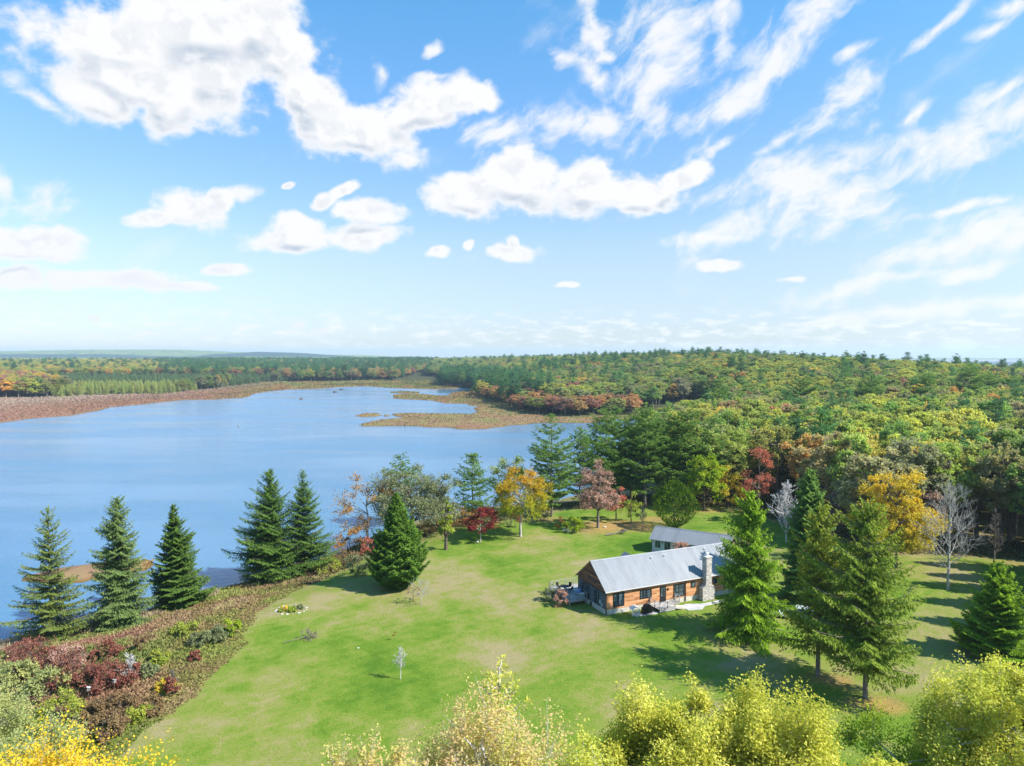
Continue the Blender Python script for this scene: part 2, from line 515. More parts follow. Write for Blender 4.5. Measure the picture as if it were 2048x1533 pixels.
# ---------------------------------------------------------------- ground sheet
def build_ground():
    az = np.concatenate([np.linspace(-2.9, -0.72, 60)[:-1], np.linspace(-0.72, 0.72, 900), np.linspace(0.72, 2.9, 60)[1:]])
    inv = np.linspace(1 / 22.0, 1 / 420.0, 560)
    r = np.concatenate([[2, 6, 12, 18], 1 / inv, 1 / np.linspace(1 / 424.0, 1 / 2400.0, 460), np.geomspace(2450, 14000, 40)])
    A, R = np.meshgrid(az, r)
    X, Y = (R * np.sin(A)).ravel(), (R * np.cos(A)).ravel()
    P = np.stack([X, Y], 1)
    Z = gz(P)
    s = shore(P)
    lawn = np.where(Y < 260, sdist(P, LAWN_NEAR), -50)
    lawn = lawn + 3.2 * fbm(X / 13, Y / 13, 12, 3) + 2.2 * fbm(X / 2.2, Y / 2.2, 13, 3)
    marsh = sdist(P, MARSH[0])
    marsh = np.where((Y > 200) | (s < 0.0), marsh, -99)
    for q in ISLES[:1]:
        marsh = np.maximum(marsh, sdist(P, q) + 2)
    wl = sstep(lawn, -1.1, 1.0)
    wm = sstep(marsh, -14, 3) * (1 - wl)
    # leaf litter under the cypress, the back edge and below the big conifers
    lit = np.zeros(len(P))
    for (px, py, rx, ry, w) in [(1240, 1052, 95, 14, 1.0), (1195, 1058, 60, 14, .7), (1320, 1040, 60, 8, .8), (1100, 1040, 60, 7, .6), (1660, 1360, 55, 16, .8), (1740, 1410, 85, 22, .8), (1500, 1278, 34, 8, .8),
                                (1950, 1108, 110, 7, .75), (2040, 1125, 80, 12, .7), (1115, 1212, 16, 6, 1.1), (1400, 1022, 110, 4, .7), (1800, 1100, 70, 8, .6)]:
        c = ground_at(px, py)
        ex = rx / F_PX * c[1]
        ey = abs(px2w(px, py + ry, c[2])[1] - px2w(px, py - ry, c[2])[1]) / 2
        q = np.hypot((X - c[0]) / ex, (Y - c[1]) / ey)
        lit = np.maximum(lit, w * sstep(q + 0.9 * fbm(X / 3, Y / 3, 21, 3), 1.15, 0.35))
    n_az, n_r = len(az), len(r)
    i = np.arange((n_r - 1) * (n_az - 1))
    a = (i // (n_az - 1)) * n_az + i % (n_az - 1)
    F = np.stack([a, a + 1, a + 1 + n_az, a + n_az], 1)
    m, nt, b = material('ground', 0.95, 0.1)
    p = pos(nt)
    lw, mw, lt = nt.attr('lawn', out='Fac'), nt.attr('marsh', out='Fac'), nt.attr('litter', out='Fac')
    big = nt.noise(nt.vmath('MULTIPLY', p, (1, 0.8, 1)), 0.075, 5, 0.62)
    mid = nt.noise(p, 0.42, 5, 0.6, 0.6)
    fine = nt.noise(p, 3.2, 4, 0.65)
    vfine = nt.noise(p, 14.0, 2, 0.6)
    g = nt.math('ADD', nt.math('MULTIPLY', big, 0.78), nt.math('MULTIPLY', mid, 0.30))
    g = nt.math('SUBTRACT', g, 0.035)
    # faint mowing bands
    mow = nt.math('SINE', nt.math('ADD', nt.math('MULTIPLY', nt.sep(nt.mapping(p, rot=(0, 0, radians(-38))))[1], 3.6), nt.math('MULTIPLY', big, 9.0)))
    g = nt.math('ADD', g, nt.math('MULTIPLY', mow, 0.010))
    g = nt.math('ADD', g, nt.math('MULTIPLY', nt.math('SUBTRACT', fine, 0.5), 0.22))
    grass = nt.ramp(g, [(0.35, (0.070, 0.148, 0.011)), (0.44, (0.120, 0.198, 0.019)), (0.505, (0.175, 0.220, 0.036)), (0.565, (0.228, 0.226, 0.066)), (0.63, (0.28, 0.236, 0.115))])
    grass = nt.mix(nt.ss(nt.noise(nt.vmath('MULTIPLY', p, (1, 1.6, 1)), 0.6, 6, 0.7, 1.5), 0.66, 0.76, 0.0, 0.55), grass, (0.16, 0.12, 0.05))
    litter = nt.mix(fine, (0.30, 0.17, 0.05), (0.42, 0.27, 0.10))
    litter = nt.mix(nt.ss(mid, 0.4, 0.7), litter, (0.20, 0.15, 0.08))
    grass = nt.mix(lt, grass, litter)
    heath = nt.ramp(nt.math('ADD', nt.math('MULTIPLY', mid, 0.6), nt.math('MULTIPLY', fine, 0.4)),
                    [(0.3, (0.08, 0.085, 0.03)), (0.42, (0.15, 0.15, 0.05)), (0.52, (0.22, 0.18, 0.08)), (0.62, (0.26, 0.17, 0.10)), (0.72, (0.29, 0.23, 0.13))])
    mr = nt.noise(nt.vmath('MULTIPLY', p, (1, 0.45, 1)), 0.035, 5, 0.65)
    marshc = nt.ramp(mr, [(0.32, (0.20, 0.18, 0.07)), (0.44, (0.26, 0.18, 0.09)), (0.52, (0.25, 0.13, 0.09)), (0.58, (0.27, 0.19, 0.09)), (0.68, (0.19, 0.19, 0.07))])
    _, py_, pz_ = nt.sep(p)
    px_ = nt.sep(p)[0]
    marshc = nt.mix(nt.math('MULTIPLY', nt.ss(px_, -210, -330), 0.8), marshc, nt.mix(fine, (0.26, 0.105, 0.10), (0.34, 0.16, 0.12)))
    edge = nt.ss(pz_, 0.0, 0.42)
    marshc = nt.mix(edge, (0.16, 0.10, 0.03), marshc)
    c = nt.mix(lw, nt.mix(mw, heath, marshc), grass)
    far = nt.ss(py_, 190, 320)
    floor_c = nt.mix(mid, (0.035, 0.045, 0.018), (0.08, 0.075, 0.03))
    c = nt.mix(nt.math('MULTIPLY', far, nt.math('SUBTRACT', 1.0, mw)), c, floor_c)
    mud = nt.ss(pz_, 0.06, -0.1)
    c = nt.mix(mud, c, (0.06, 0.05, 0.03))
    c = nt.mix(nt.ss(vfine, 0.3, 0.75, 0.0, 0.35), c, nt.vmath('MULTIPLY', c, (0.5, 0.55, 0.5)))
    nt.put(b.inputs['Base Color'], c)
    bump(nt, b, nt.math('ADD', fine, nt.math('MULTIPLY', vfine, 0.6)), 0.55, 0.12)
    me = make_mesh('ground', np.stack([X, Y, Z], 1), F, m, pattr={'lawn': wl, 'marsh': wm, 'litter': lit}, smooth=True)
    tag(link('ground', me), kind='structure')


def build_water():
    m, nt, b = material('water', 0.06, 0.5)
    p = pos(nt)
    b.inputs['IOR'].default_value = 1.33
    shallow = nt.noise(nt.vmath('MULTIPLY', p, (1, 1, 1)), 0.02, 4, 0.55)
    nt.put(b.inputs['Base Color'], nt.mix(shallow, (0.052, 0.150, 0.262), (0.080, 0.195, 0.31)))
    gust = nt.ss(nt.noise(nt.vmath('MULTIPLY', p, (0.35, 1.0, 1)), 0.022, 4, 0.6), 0.38, 0.62)
    w1 = nt.noise(nt.mapping(p, rot=(0, 0, radians(20)), scale=(0.5, 1.0, 1)), 0.8, 4, 0.65)
    w2 = nt.noise(nt.mapping(p, rot=(0, 0, radians(-15)), scale=(0.6, 1.0, 1)), 5.0, 2, 0.55)
    h = nt.math('MULTIPLY', nt.math('ADD', w1, nt.math('MULTIPLY', w2, 0.35)), nt.ss(gust, 0.0, 1.0, 0.35, 1.0, 'LINEAR'))
    nt.put(b.inputs['Roughness'], nt.ss(gust, 0, 1, 0.06, 0.22, 'LINEAR'))
    bump(nt, b, h, 0.6, 0.34)
    n = 60
    xs, ys = np.linspace(-1800, 900, n), np.linspace(30, 1600, n)
    A, B = np.meshgrid(xs, ys)
    i = np.arange((n - 1) * (n - 1))
    a = (i // (n - 1)) * n + i % (n - 1)
    cx, cy = A.ravel()[a] + (xs[1] - xs[0]) / 2, B.ravel()[a] + (ys[1] - ys[0]) / 2
    a = a[shore(np.stack([cx, cy], 1)) < 80]
    me = make_mesh('lake_water', np.stack([A.ravel(), B.ravel(), np.zeros(n * n)], 1), np.stack([a, a + 1, a + 1 + n, a + n], 1), m)
    tag(link('lake_water', me), kind='structure')


def build_hills():
    m, nt, b = material('far_hills', 0.95, 0.05)
    md, nd, bd = material('far_hills_cloud_shadow', 0.95, 0.05)  # cloud shadow on one ridge, put into its forest colour
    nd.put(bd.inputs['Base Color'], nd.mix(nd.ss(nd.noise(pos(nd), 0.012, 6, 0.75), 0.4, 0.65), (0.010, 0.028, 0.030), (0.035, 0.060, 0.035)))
    p = pos(nt)
    n1 = nt.noise(p, 0.010, 6, 0.75)
    nt.put(b.inputs['Base Color'], nt.ramp(n1, [(0.40, (0.03, 0.08, 0.03)), (0.48, (0.13, 0.20, 0.05)), (0.55, (0.30, 0.29, 0.08)), (0.63, (0.05, 0.11, 0.04))]))
    bump(nt, b, nt.noise(p, 0.03, 5, 0.7), 1.0, 22)
    # each ridge: distance, skyline as (photo x, photo y) pairs
    ridges = [(5200, [(-300, 717), (0, 716), (150, 715.5), (260, 718), (420, 716), (500, 713), (640, 714), (900, 718), (1200, 722)]),
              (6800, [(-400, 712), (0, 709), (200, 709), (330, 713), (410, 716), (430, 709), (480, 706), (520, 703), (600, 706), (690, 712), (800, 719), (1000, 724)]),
              (8200, [(-500, 708), (-100, 705), (60, 702), (200, 700), (320, 699.5), (420, 702), (520, 706), (640, 709), (760, 712.5), (820, 717), (900, 722)]),
              (9500, [(500, 722), (600, 713), (680, 710), (740, 710), (790, 714), (860, 718), (900, 716), (950, 712), (1020, 711.5), (1060, 713), (1150, 718), (1400, 724), (1560, 730), (1640, 728),
                      (1720, 723.5), (1800, 724), (1880, 727), (1960, 733), (2060, 737), (2300, 738)])]
    for D, sk in ridges:
        sx = np.array([(a - W_PX / 2) / F_PX for a, _ in sk])
        sz = np.array([CAM_H + (HORIZON - b_) / F_PX * D for _, b_ in sk])
        t = np.linspace(sx[0], sx[-1], 500)
        crest = np.interp(t, sx, sz)
        k = np.ones(15) / 15
        crest = np.convolve(np.pad(crest, 7, mode='edge'), k, 'valid')
        rows = []
        prof = [(-1500, -0.2), (-1150, 0.12), (-850, 0.36), (-550, 0.62), (-300, 0.83), (-120, 0.95), (0, 1.0), (250, 0.9), (700, 0.5), (1200, -0.1)]
        for dy, f in prof:
            gully = 26 * fbm(t * D / 420, np.full_like(t, dy / 300.0), 55, 4) * (1 - abs(f - 0.5) * 1.2)
            z = np.maximum(crest, 8) * f + gully + 2.5 * fbm(t * D / 40, t * 0 + dy, 9, 2)
            rows.append(np.stack([t * D, np.full_like(t, D + dy), z], 1))
        V = np.vstack(rows)
        n = len(t)
        i = np.arange((len(prof) - 1) * (n - 1))
        a = (i // (n - 1)) * n + i % (n - 1)
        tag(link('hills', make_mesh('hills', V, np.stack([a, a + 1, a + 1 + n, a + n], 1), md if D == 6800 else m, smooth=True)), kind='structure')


def build_haze():
    m = bpy.data.materials.new('haze')
    m.use_nodes = True
    nt = NT(m.node_tree)
    nt.n.clear()
    v = nt.n.new('ShaderNodeVolumePrincipled')
    v.inputs['Color'].default_value = (0.66, 0.83, 1.0, 1)
    v.inputs['Density'].default_value = HAZE
    v.inputs['Anisotropy'].default_value = 0.2
    o = nt.n.new('ShaderNodeOutputMaterial')
    nt.l.new(v.outputs[0], o.inputs['Volume'])
    x0, x1, y0, y1, z0, z1 = -16000, 16000, -14500, 16000, -90, 165
    V = [(x, y, z) for z in (z0, z1) for y in (y0, y1) for x in (x0, x1)]
    F = [(0, 2, 3, 1), (4, 5, 7, 6), (0, 1, 5, 4), (2, 6, 7, 3), (0, 4, 6, 2), (1, 3, 7, 5)]
    tag(link('haze', make_mesh('haze', V, F, m)), 'thin pale haze hanging over the lake and the woods', 'haze', kind='stuff')


HAZE = 0.000085
build_ground()
build_water()
build_hills()
build_haze()

# ---------------------------------------------------------------- foliage materials
def leaf_material(name, stops, trans=0.35, tint=False, rough=0.6, tone=1.0):
    """stops: colours from the dullest to the brightest leaf; 'shade' is a per-leaf number"""
    m = bpy.data.materials.new(name)
    m.use_nodes = True
    nt = NT(m.node_tree)
    nt.n.clear()
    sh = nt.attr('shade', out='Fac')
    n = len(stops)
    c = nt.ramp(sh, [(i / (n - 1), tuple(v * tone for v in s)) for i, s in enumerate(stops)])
    if tint:
        c = nt.mix(1.0, c, nt.attr('tint', 'INSTANCER'), 'MULTIPLY')
    df = nt.n.new('ShaderNodeBsdfDiffuse')
    tr = nt.n.new('ShaderNodeBsdfTranslucent')
    nt.put(df.inputs[0], c)
    nt.put(tr.inputs[0], nt.vmath('MULTIPLY', c, (1.15, 1.2, 0.7)))
    mx = nt.n.new('ShaderNodeMixShader')
    mx.inputs[0].default_value = trans
    nt.l.new(df.outputs[0], mx.inputs[1])
    nt.l.new(tr.outputs[0], mx.inputs[2])
    o = nt.n.new('ShaderNodeOutputMaterial')
    nt.l.new(mx.outputs[0], o.inputs[0])
    MATS[name] = m
    return m


def bark_material(name, ca, cb):
    m, nt, b = material(name, 0.9, 0.15)
    p = nt.n.new('ShaderNodeTexCoord').outputs['Object']
    n = nt.noise(nt.vmath('MULTIPLY', p, (1, 1, 0.3)), 9.0, 4, 0.7)
    nt.put(b.inputs['Base Color'], nt.mix(nt.ss(n, 0.35, 0.65), ca, cb))
    return m


bark_material('bark_grey', (0.10, 0.085, 0.07), (0.24, 0.21, 0.18))
bark_material('bark_brown', (0.06, 0.045, 0.035), (0.16, 0.12, 0.09))
bark_material('bark_pale', (0.26, 0.24, 0.21), (0.48, 0.46, 0.42))

# neutral ramp for the forest trees: multiplied by each tree's own tint
leaf_material('leaves_tinted', [(0.84, 0.86, 0.82), (0.93, 0.94, 0.92), (1.0, 1.0, 1.0), (1.10, 1.08, 1.0)], 0.5, True)
leaf_material('needles_tinted', [(0.72, 0.78, 0.76), (0.9, 0.93, 0.9), (1.05, 1.02, 0.95), (1.35, 1.25, 0.9)], 0.32, True)


# ---------------------------------------------------------------- geometry for plants (numpy)
def norm(v):
    return v / (np.linalg.norm(v, axis=-1, keepdims=True) + 1e-9)


def cards(c, along, nrm, L, W):
    """leaf shaped quads: centre, long axis, rough normal, length, width"""
    along = norm(along)
    side = norm(np.cross(along, nrm))
    L = np.broadcast_to(np.asarray(L, float), (len(c),))[:, None]
    W = np.broadcast_to(np.asarray(W, float), (len(c),))[:, None]
    a, b = along * L / 2, side * W / 2
    V = np.stack([c - a, c + b - a * 0.15, c + a, c - b - a * 0.15], 1).reshape(-1, 3)
    F = np.arange(len(V)).reshape(-1, 4)
    return V, F


def tubes(segs, k=4):
    """segs: (N,8) p0 xyz, p1 xyz, r0, r1"""
    S = np.asarray(segs, float).reshape(-1, 8)
    p0, p1, r0, r1 = S[:, :3], S[:, 3:6], S[:, 6:7], S[:, 7:8]
    d = norm(p1 - p0)
    ref = np.where(np.abs(d[:, 2:3]) > 0.9, np.array([[1.0, 0, 0]]), np.array([[0, 0, 1.0]]))
    u = norm(np.cross(d, ref))
    v = np.cross(d, u)
    rings0, rings1 = [], []
    for j in range(k):
        a = 2 * pi * j / k
        o = u * cos(a) + v * sin(a)
        rings0.append(p0 + o * r0)
        rings1.append(p1 + o * r1)
    V = np.concatenate([np.stack(rings0, 1), np.stack(rings1, 1)], 1)
    n = len(S)
    base = (np.arange(n) * 2 * k)[:, None]
    F = []
    for j in range(k):
        j2 = (j + 1) % k
        F.append(np.concatenate([base + j, base + j2, base + k + j2, base + k + j], 1))
    return V.reshape(-1, 3), np.stack(F, 1).reshape(-1, 4)


def rdir(rng, n):
    return norm(rng.normal(size=(n, 3)))


def path_segs(rng, a, b, r0, r1, n=4, wob=0.08, sag=0.0):
    a, b = np.asarray(a, float), np.asarray(b, float)
    L = np.linalg.norm(b - a)
    t = np.linspace(0, 1, n + 1)[:, None]
    P = a * (1 - t) + b * t + rng.normal(size=(n + 1, 3)) * wob * L * np.sin(pi * t) * 0.5
    P[:, 2] += (sag * L * np.sin(pi * t))[:, 0]
    P[0], P[-1] = a, b
    R = r0 + (r1 - r0) * t[:, 0]
    return [np.concatenate([P[i], P[i + 1], [R[i], R[i + 1]]]) for i in range(n)], P


def broadleaf(seed, H, R, cb=0.28, lobes=26, tips=26, leaves=10, ls=0.42, lobe_r=0.44, flat=1.0, trunk_r=None, mid=0.62, twig=0.0, spread=0.32,
              shape='round', zmin=None, bare=0.0, lean=0.0, shoots=0.0):
    """crown made of leafy twigs that stand on lobes, plus the limbs that carry them"""
    rng = np.random.default_rng(seed)
    z0 = H * cb
    cz = z0 + (H - z0) * (1 - mid)
    trunk_r = trunk_r or H * 0.017
    # lobe centres fill the crown envelope
    d = rdir(rng, lobes * 4)
    d = d[d[:, 2] > -0.75][:lobes]
    rad = rng.uniform(0.45, 0.86, len(d))[:, None] if not shoots else rng.uniform(0.30, 1.0, len(d))[:, None]
    up = np.where(d[:, 2:3] > 0, (H - cz), (cz - z0))
    C = np.concatenate([d[:, :2] * R, d[:, 2:3] * up], 1) * rad
    if shape == 'tall':
        C[:, :2] *= 1 - 0.45 * np.clip(C[:, 2:3] / (H - cz), 0, 1)
    if shape == 'vase':
        C[:, :2] *= 0.55 + 0.5 * np.clip((C[:, 2:3] / (H - cz)) + 0.4, 0, 1)
    C[:, 2] += cz
    C += rng.normal(size=C.shape) * R * 0.06
    lr = R * lobe_r * rng.uniform(0.6, 1.25, len(C))
    segs = []
    fork = np.array([lean, 0, z0 + (cz - z0) * 0.35])
    s, tp = path_segs(rng, (0, 0, -0.4), fork, trunk_r * 1.25, trunk_r * 0.8, 4, 0.02)
    segs += s
    s, tp2 = path_segs(rng, fork, (lean * 1.3, 0, z0 + (H - z0) * 0.72), trunk_r * 0.8, trunk_r * 0.2, 5, 0.04)
    segs += s
    spine = np.vstack([tp[2:], tp2])
    Vc, Fc, Sh = [], [], []
    for i in range(len(C)):
        cands = spine[spine[:, 2] < C[i, 2] - 0.25 * abs(np.hypot(C[i, 0], C[i, 1]))]
        root = cands[-1] if len(cands) else spine[0]
        s, pth = path_segs(rng, root, C[i], trunk_r * 0.36, trunk_r * 0.10, 4, 0.12, 0.10)
        segs += s
        out = norm(C[i] - np.array([0, 0, cz - 0.15 * (H - z0)]))
        td = norm(rdir(rng, tips) + out * 0.75 + np.array([0, 0, 0.35]))
        rr = lr[i] * rng.uniform(0.5, 1.15, tips)[:, None]
        T = C[i] + td * rr * np.array([1, 1, 0.8 * flat])
        if shoots:
            q_ = rng.random(tips) ** 3 * shoots * lr[i] * np.clip(td[:, 2] + 0.35, 0, 1)
            T[:, 2] += q_
            T[:, :2] += out[:2] * (q_ * 0.25)[:, None]
            td = norm(td + np.array([0, 0, 1.0]) * shoots)
        if zmin is not None:
            T[:, 2] = np.maximum(T[:, 2], zmin)
        if twig > 0:
            for j in range(0, tips, 1 if shoots == 0 else 3):
                segs.append(np.concatenate([C[i] + (T[j] - C[i]) * 0.12, T[j], [twig, twig * 0.35]]))
        keep = rng.random(tips) > bare
        T, td2 = T[keep], td[keep]
        n = len(T)
        if n == 0:
            continue
        tl = lr[i] * spread
        q = rng.random((n, leaves, 1)) ** 1.0
        jit = rng.normal(size=(n, leaves, 3)) * tl * 0.36
        c = T[:, None, :] - td2[:, None, :] * q * tl * 1.2 + jit
        al = norm(rng.normal(size=(n, leaves, 3)) + td2[:, None, :] * 0.6 + np.array([0, 0, -0.35]))
        nm = norm(rng.normal(size=(n, leaves, 3)) * 0.6 + td2[:, None, :] * 0.5 + np.array([0, 0, 0.9]))
        L = ls * rng.uniform(0.7, 1.3, (n * leaves))
        V, F = cards(c.reshape(-1, 3), al.reshape(-1, 3), nm.reshape(-1, 3), L, L * 0.68)
        Vc.append(V)
        Fc.append(F + sum(len(v) for v in Vc[:-1]))
        tone = rng.random() * 0.35 + rng.random((n, 1)) * 0.3
        Sh.append(np.clip(tone + rng.random((n, leaves)) * 0.42, 0, 1).ravel())
    if not Vc:
        return None, tubes(segs), None
    return (np.vstack(Vc), np.vstack(Fc)), tubes(segs), np.concatenate(Sh)


def spruce(seed, H, R, dens=1.0, droop=0.35, card=0.32, whorl=0.42, base=0.04, gap=0.0, taper=0.85, hang=0.6, trunk_r=None, ragged=0.15, topsharp=1.0, wid=0.36, nb=9):
    rng = np.random.default_rng(seed)
    trunk_r = trunk_r or H * 0.014
    segs, _ = path_segs(rng, (0, 0, -0.3), (0, 0, H * 0.97), trunk_r, 0.02, 8, 0.004)
    C, AL, NM, LL, SH = [], [], [], [], []
    z = H * base + 0.3
    while z < H * 0.985:
        t = z / H
        prof = R * (1 - t) ** taper * min(1.0, 0.72 + t * 2.2) + 0.12 * topsharp
        n = max(4, int(nb * (0.7 + 0.5 * (1 - t))))
        ph = rng.uniform(0, 2 * pi)
        for k in range(n):
            if rng.random() < gap:
                continue
            a = ph + 2 * pi * k / n + rng.normal() * 0.25
            L = prof * rng.uniform(1 - ragged * 1.8, 1 + ragged) * (1 + 0.14 * cos(a - seed) + 0.5 * float(fbm(np.array([a * 1.1 + seed * 3]), np.array([z / 2.2]), seed, 2)[0]))
            zz = z + rng.normal() * whorl * 0.35
            o = np.array([cos(a), sin(a), 0])
            el0 = 0.55 * t ** 1.2 - droop * (1 - t) * 0.7 + 0.05
            m = max(3, int(L / (card * 0.42)))
            s = (np.arange(1, m + 1) / m)
            drop = np.sin(el0) * L * s - droop * 0.55 * L * (s ** 1.6) * (1 - t * 0.8) + 0.16 * L * s ** 4
            P = np.stack([o[0] * L * s * cos(el0), o[1] * L * s * cos(el0), zz + drop], 1)
            tip = P[-1]
            segs.append(np.concatenate([[0, 0, zz], P[m // 2], [max(0.015, 0.012 * L), 0.012 * L * 0.6]]))
            segs.append(np.concatenate([P[m // 2], tip, [0.012 * L * 0.6, 0.006]]))
            side = np.array([-o[1], o[0], 0])
            keep = s > rng.uniform(0.02, 0.2)
            for sg in (-1, 1):
                reps = 2 if dens > 1.2 else 1
                for _ in range(reps):
                    w = wid * L * np.sin(pi * np.clip(s * 0.82 + 0.14, 0, 1)) * rng.uniform(0.55, 1.1, m)
                    nn = np.maximum(1, np.round(w / (card * 0.55) * dens)).astype(int)
                    idx = np.repeat(np.arange(m), nn)
                    f = rng.random(len(idx))
                    q = P[idx] + side * sg * (w[idx] * f)[:, None] + o * (rng.normal(size=len(idx)) * card * 0.3)[:, None]
                    q[:, 2] += -hang * w[idx] * f * 0.5 - rng.random(len(idx)) * card * 0.55 * hang
                    al = norm(side * sg * 0.9 + o * 0.75 + np.array([0, 0, -hang * 0.9]) + rng.normal(size=(len(idx), 3)) * 0.3)
                    nm = norm(np.array([0, 0, 1.0]) + rng.normal(size=(len(idx), 3)) * 0.45 + o * 0.2)
                    kk = keep[idx]
                    C.append(q[kk]); AL.append(al[kk]); NM.append(nm[kk])
                    LL.append(card * rng.uniform(0.7, 1.25, kk.sum()))
                    SH.append(np.clip(0.20 + 0.5 * (s[idx][kk] ** 2) * rng.uniform(0.5, 1, kk.sum()) + rng.random(kk.sum()) * 0.3, 0, 1))  # lighter towards the bough ends: sunlit tips put into the needle colour
            C.append(P + rng.normal(size=P.shape) * 0.03); AL.append(np.tile(norm(tip - P[0] + 1e-6), (m, 1))); NM.append(np.tile([0, 0, 1.0], (m, 1)) + rng.normal(size=(m, 3)) * 0.3)
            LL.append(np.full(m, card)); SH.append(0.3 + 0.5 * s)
        z += whorl * rng.uniform(0.8, 1.2) * (0.55 + 0.55 * (1 - t))
    # leader
    for j in range(6):
        C.append(np.array([[0, 0, H * 0.97 + j * 0.05 * H / 18]])); AL.append(rng.normal(size=(1, 3)) * 0.25 + [[0, 0, 1]]); NM.append(rdir(rng, 1)); LL.append(np.array([card * 0.8])); SH.append(np.array([0.8]))
    C, AL, NM, LL, SH = map(np.concatenate, (C, AL, NM, LL, SH))
    V, F = cards(C, AL, NM, LL * 1.15, LL * 0.40)
    return (V, F), tubes(segs), SH


def pine(seed, H, R, cb=0.22, limbs=60, dens=1.0, card=0.42, flat=0.32, trunk_r=None, top=0.25, irregular=0.35, rise=0.25, tuft=22):
    rng = np.random.default_rng(seed)
    trunk_r = trunk_r or H * 0.015
    segs, _ = path_segs(rng, (0, 0, -0.3), (0, 0, H * 0.97), trunk_r, 0.03, 8, 0.01)
    C, AL, NM, LL, SH = [], [], [], [], []
    zs = np.sort(rng.uniform(0, 1, limbs))
    for i, t in enumerate(zs):
        z = H * (cb + (0.97 - cb) * t)
        prof = R * (1 - t) ** 0.62 * (0.62 + 0.55 * min(1, t * 3.0)) + 0.35
        L = prof * rng.uniform(1 - irregular, 1 + irregular * 0.45)
        a = i * 2.399 + rng.normal() * 0.3
        o = np.array([cos(a), sin(a), 0]); side = np.array([-o[1], o[0], 0])
        el = rise + 0.55 * t + rng.normal() * 0.08
        tipz = z + L * math.sin(el) * 0.75
        m = max(3, int(L / 0.55))
        s = np.linspace(0.22, 1.0, m)
        P = np.stack([o[0] * L * s, o[1] * L * s, z + (tipz - z) * s ** 1.3 - 0.08 * L * np.sin(pi * s)], 1)
        segs.append(np.concatenate([[0, 0, z], P[m // 2], [trunk_r * 0.28 * (1 - t * 0.6), trunk_r * 0.14]]))
        segs.append(np.concatenate([P[m // 2], P[-1], [trunk_r * 0.14, 0.012]]))
        for j in range(m):
            w = L * 0.42 * math.sin(pi * min(1, s[j] * 0.72 + 0.16))
            nt_ = max(1, int(round(w / 0.42 * dens)))
            for _ in range(nt_):
                f = rng.uniform(-1, 1)
                T = P[j] + side * f * w + o * rng.normal() * 0.2 + np.array([0, 0, rng.uniform(-0.12, 0.22)])
                k = int(tuft * rng.uniform(0.6, 1.3))
                dd = norm(rng.normal(size=(k, 3)) * np.array([1, 1, 0.6]) + np.array([0, 0, 0.5]) + o * 0.4)
                rr = card * rng.uniform(0.55, 1.15, k)
                C.append(T + dd * rr[:, None] * np.array([1.15, 1.15, flat * 2]) * 0.75)
                AL.append(dd); NM.append(norm(rng.normal(size=(k, 3)) * 0.6 + np.array([0, 0, 0.9])))
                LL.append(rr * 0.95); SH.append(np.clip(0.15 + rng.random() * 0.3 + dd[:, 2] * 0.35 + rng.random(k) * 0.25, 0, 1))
    C, AL, NM, LL, SH = map(np.concatenate, (C, AL, NM, LL, SH))
    V, F = cards(C, AL, NM, LL, LL * 0.38)
    return (V, F), tubes(segs), SH


def bare_tree(seed, H, spread=0.5, r0=None, levels=4, first=0.22, n0=20, twig=0.012, up=0.75, kids=5, rscale=1.0):
    rng = np.random.default_rng(seed)
    r0 = r0 or H * 0.014
    segs = []

    def grow(p, d, L, r, lv):
        n = 4
        pts = [p]
        dd = d.copy()
        for i in range(n):
            dd = norm(dd + rng.normal(size=3) * 0.09 + np.array([0, 0, 0.07]))
            p2 = pts[-1] + dd * L / n
            ra, rb = r * (1 - 0.8 * i / n), r * (1 - 0.8 * (i + 1) / n)
            segs.append(np.concatenate([pts[-1], p2, [max(ra, twig), max(rb, twig * 0.6)]]))
            pts.append(p2)
        if lv <= 0:
            return
        for k in range(kids):
            t = rng.uniform(0.25, 1.0)
            q = pts[min(n, int(t * n))]
            ax = norm(np.cross(dd, rdir(rng, 1)[0]))
            an = rng.uniform(0.4, 0.85)
            nd = norm(dd * cos(an) + ax * sin(an))
            grow(q, nd, L * rng.uniform(0.38, 0.58), r * 0.42, lv - 1)
    s, sp = path_segs(rng, (0, 0, -0.3), (0, 0, H * 0.96), r0, twig, 12, 0.01)
    segs += s
    for i in range(n0):
        t = first + (0.94 - first) * (i / n0) + rng.uniform(0, 0.03)
        a = i * 2.399
        j = int(t * 12)
        p = sp[min(j, 12)] * (1 - (t * 12 - j)) + sp[min(j + 1, 12)] * (t * 12 - j)
        el = up + 0.45 * t
        d = np.array([cos(a) * cos(el), sin(a) * cos(el), sin(el)])
        L = H * spread * (1 - t) ** 0.6 * rng.uniform(0.75, 1.1)
        grow(p, d, L, r0 * 0.38 * (1.1 - t) * rscale, levels - 2)
    return tubes(segs)


def plant(kind, label, cat, loc, geo, leafm, bark, rz=0.0, group=None, crown='crown', trunk='trunk', scale=1.0, tint=None):
    crown_g, wood_g, sh = geo
    t = thing(kind, label, cat, loc, rz, group)
    t.scale = (scale,) * 3 if np.isscalar(scale) else tuple(scale)
    if wood_g is not None:
        link(trunk, make_mesh(trunk, wood_g[0], wood_g[1], MATS[bark], smooth=True), t)
    if crown_g is not None:
        c = link(crown, make_mesh(crown, crown_g[0], crown_g[1], MATS[leafm], fattr={'shade': sh}), t)
        if tint is not None:
            c['tint'] = [float(v) for v in tint]
    return t


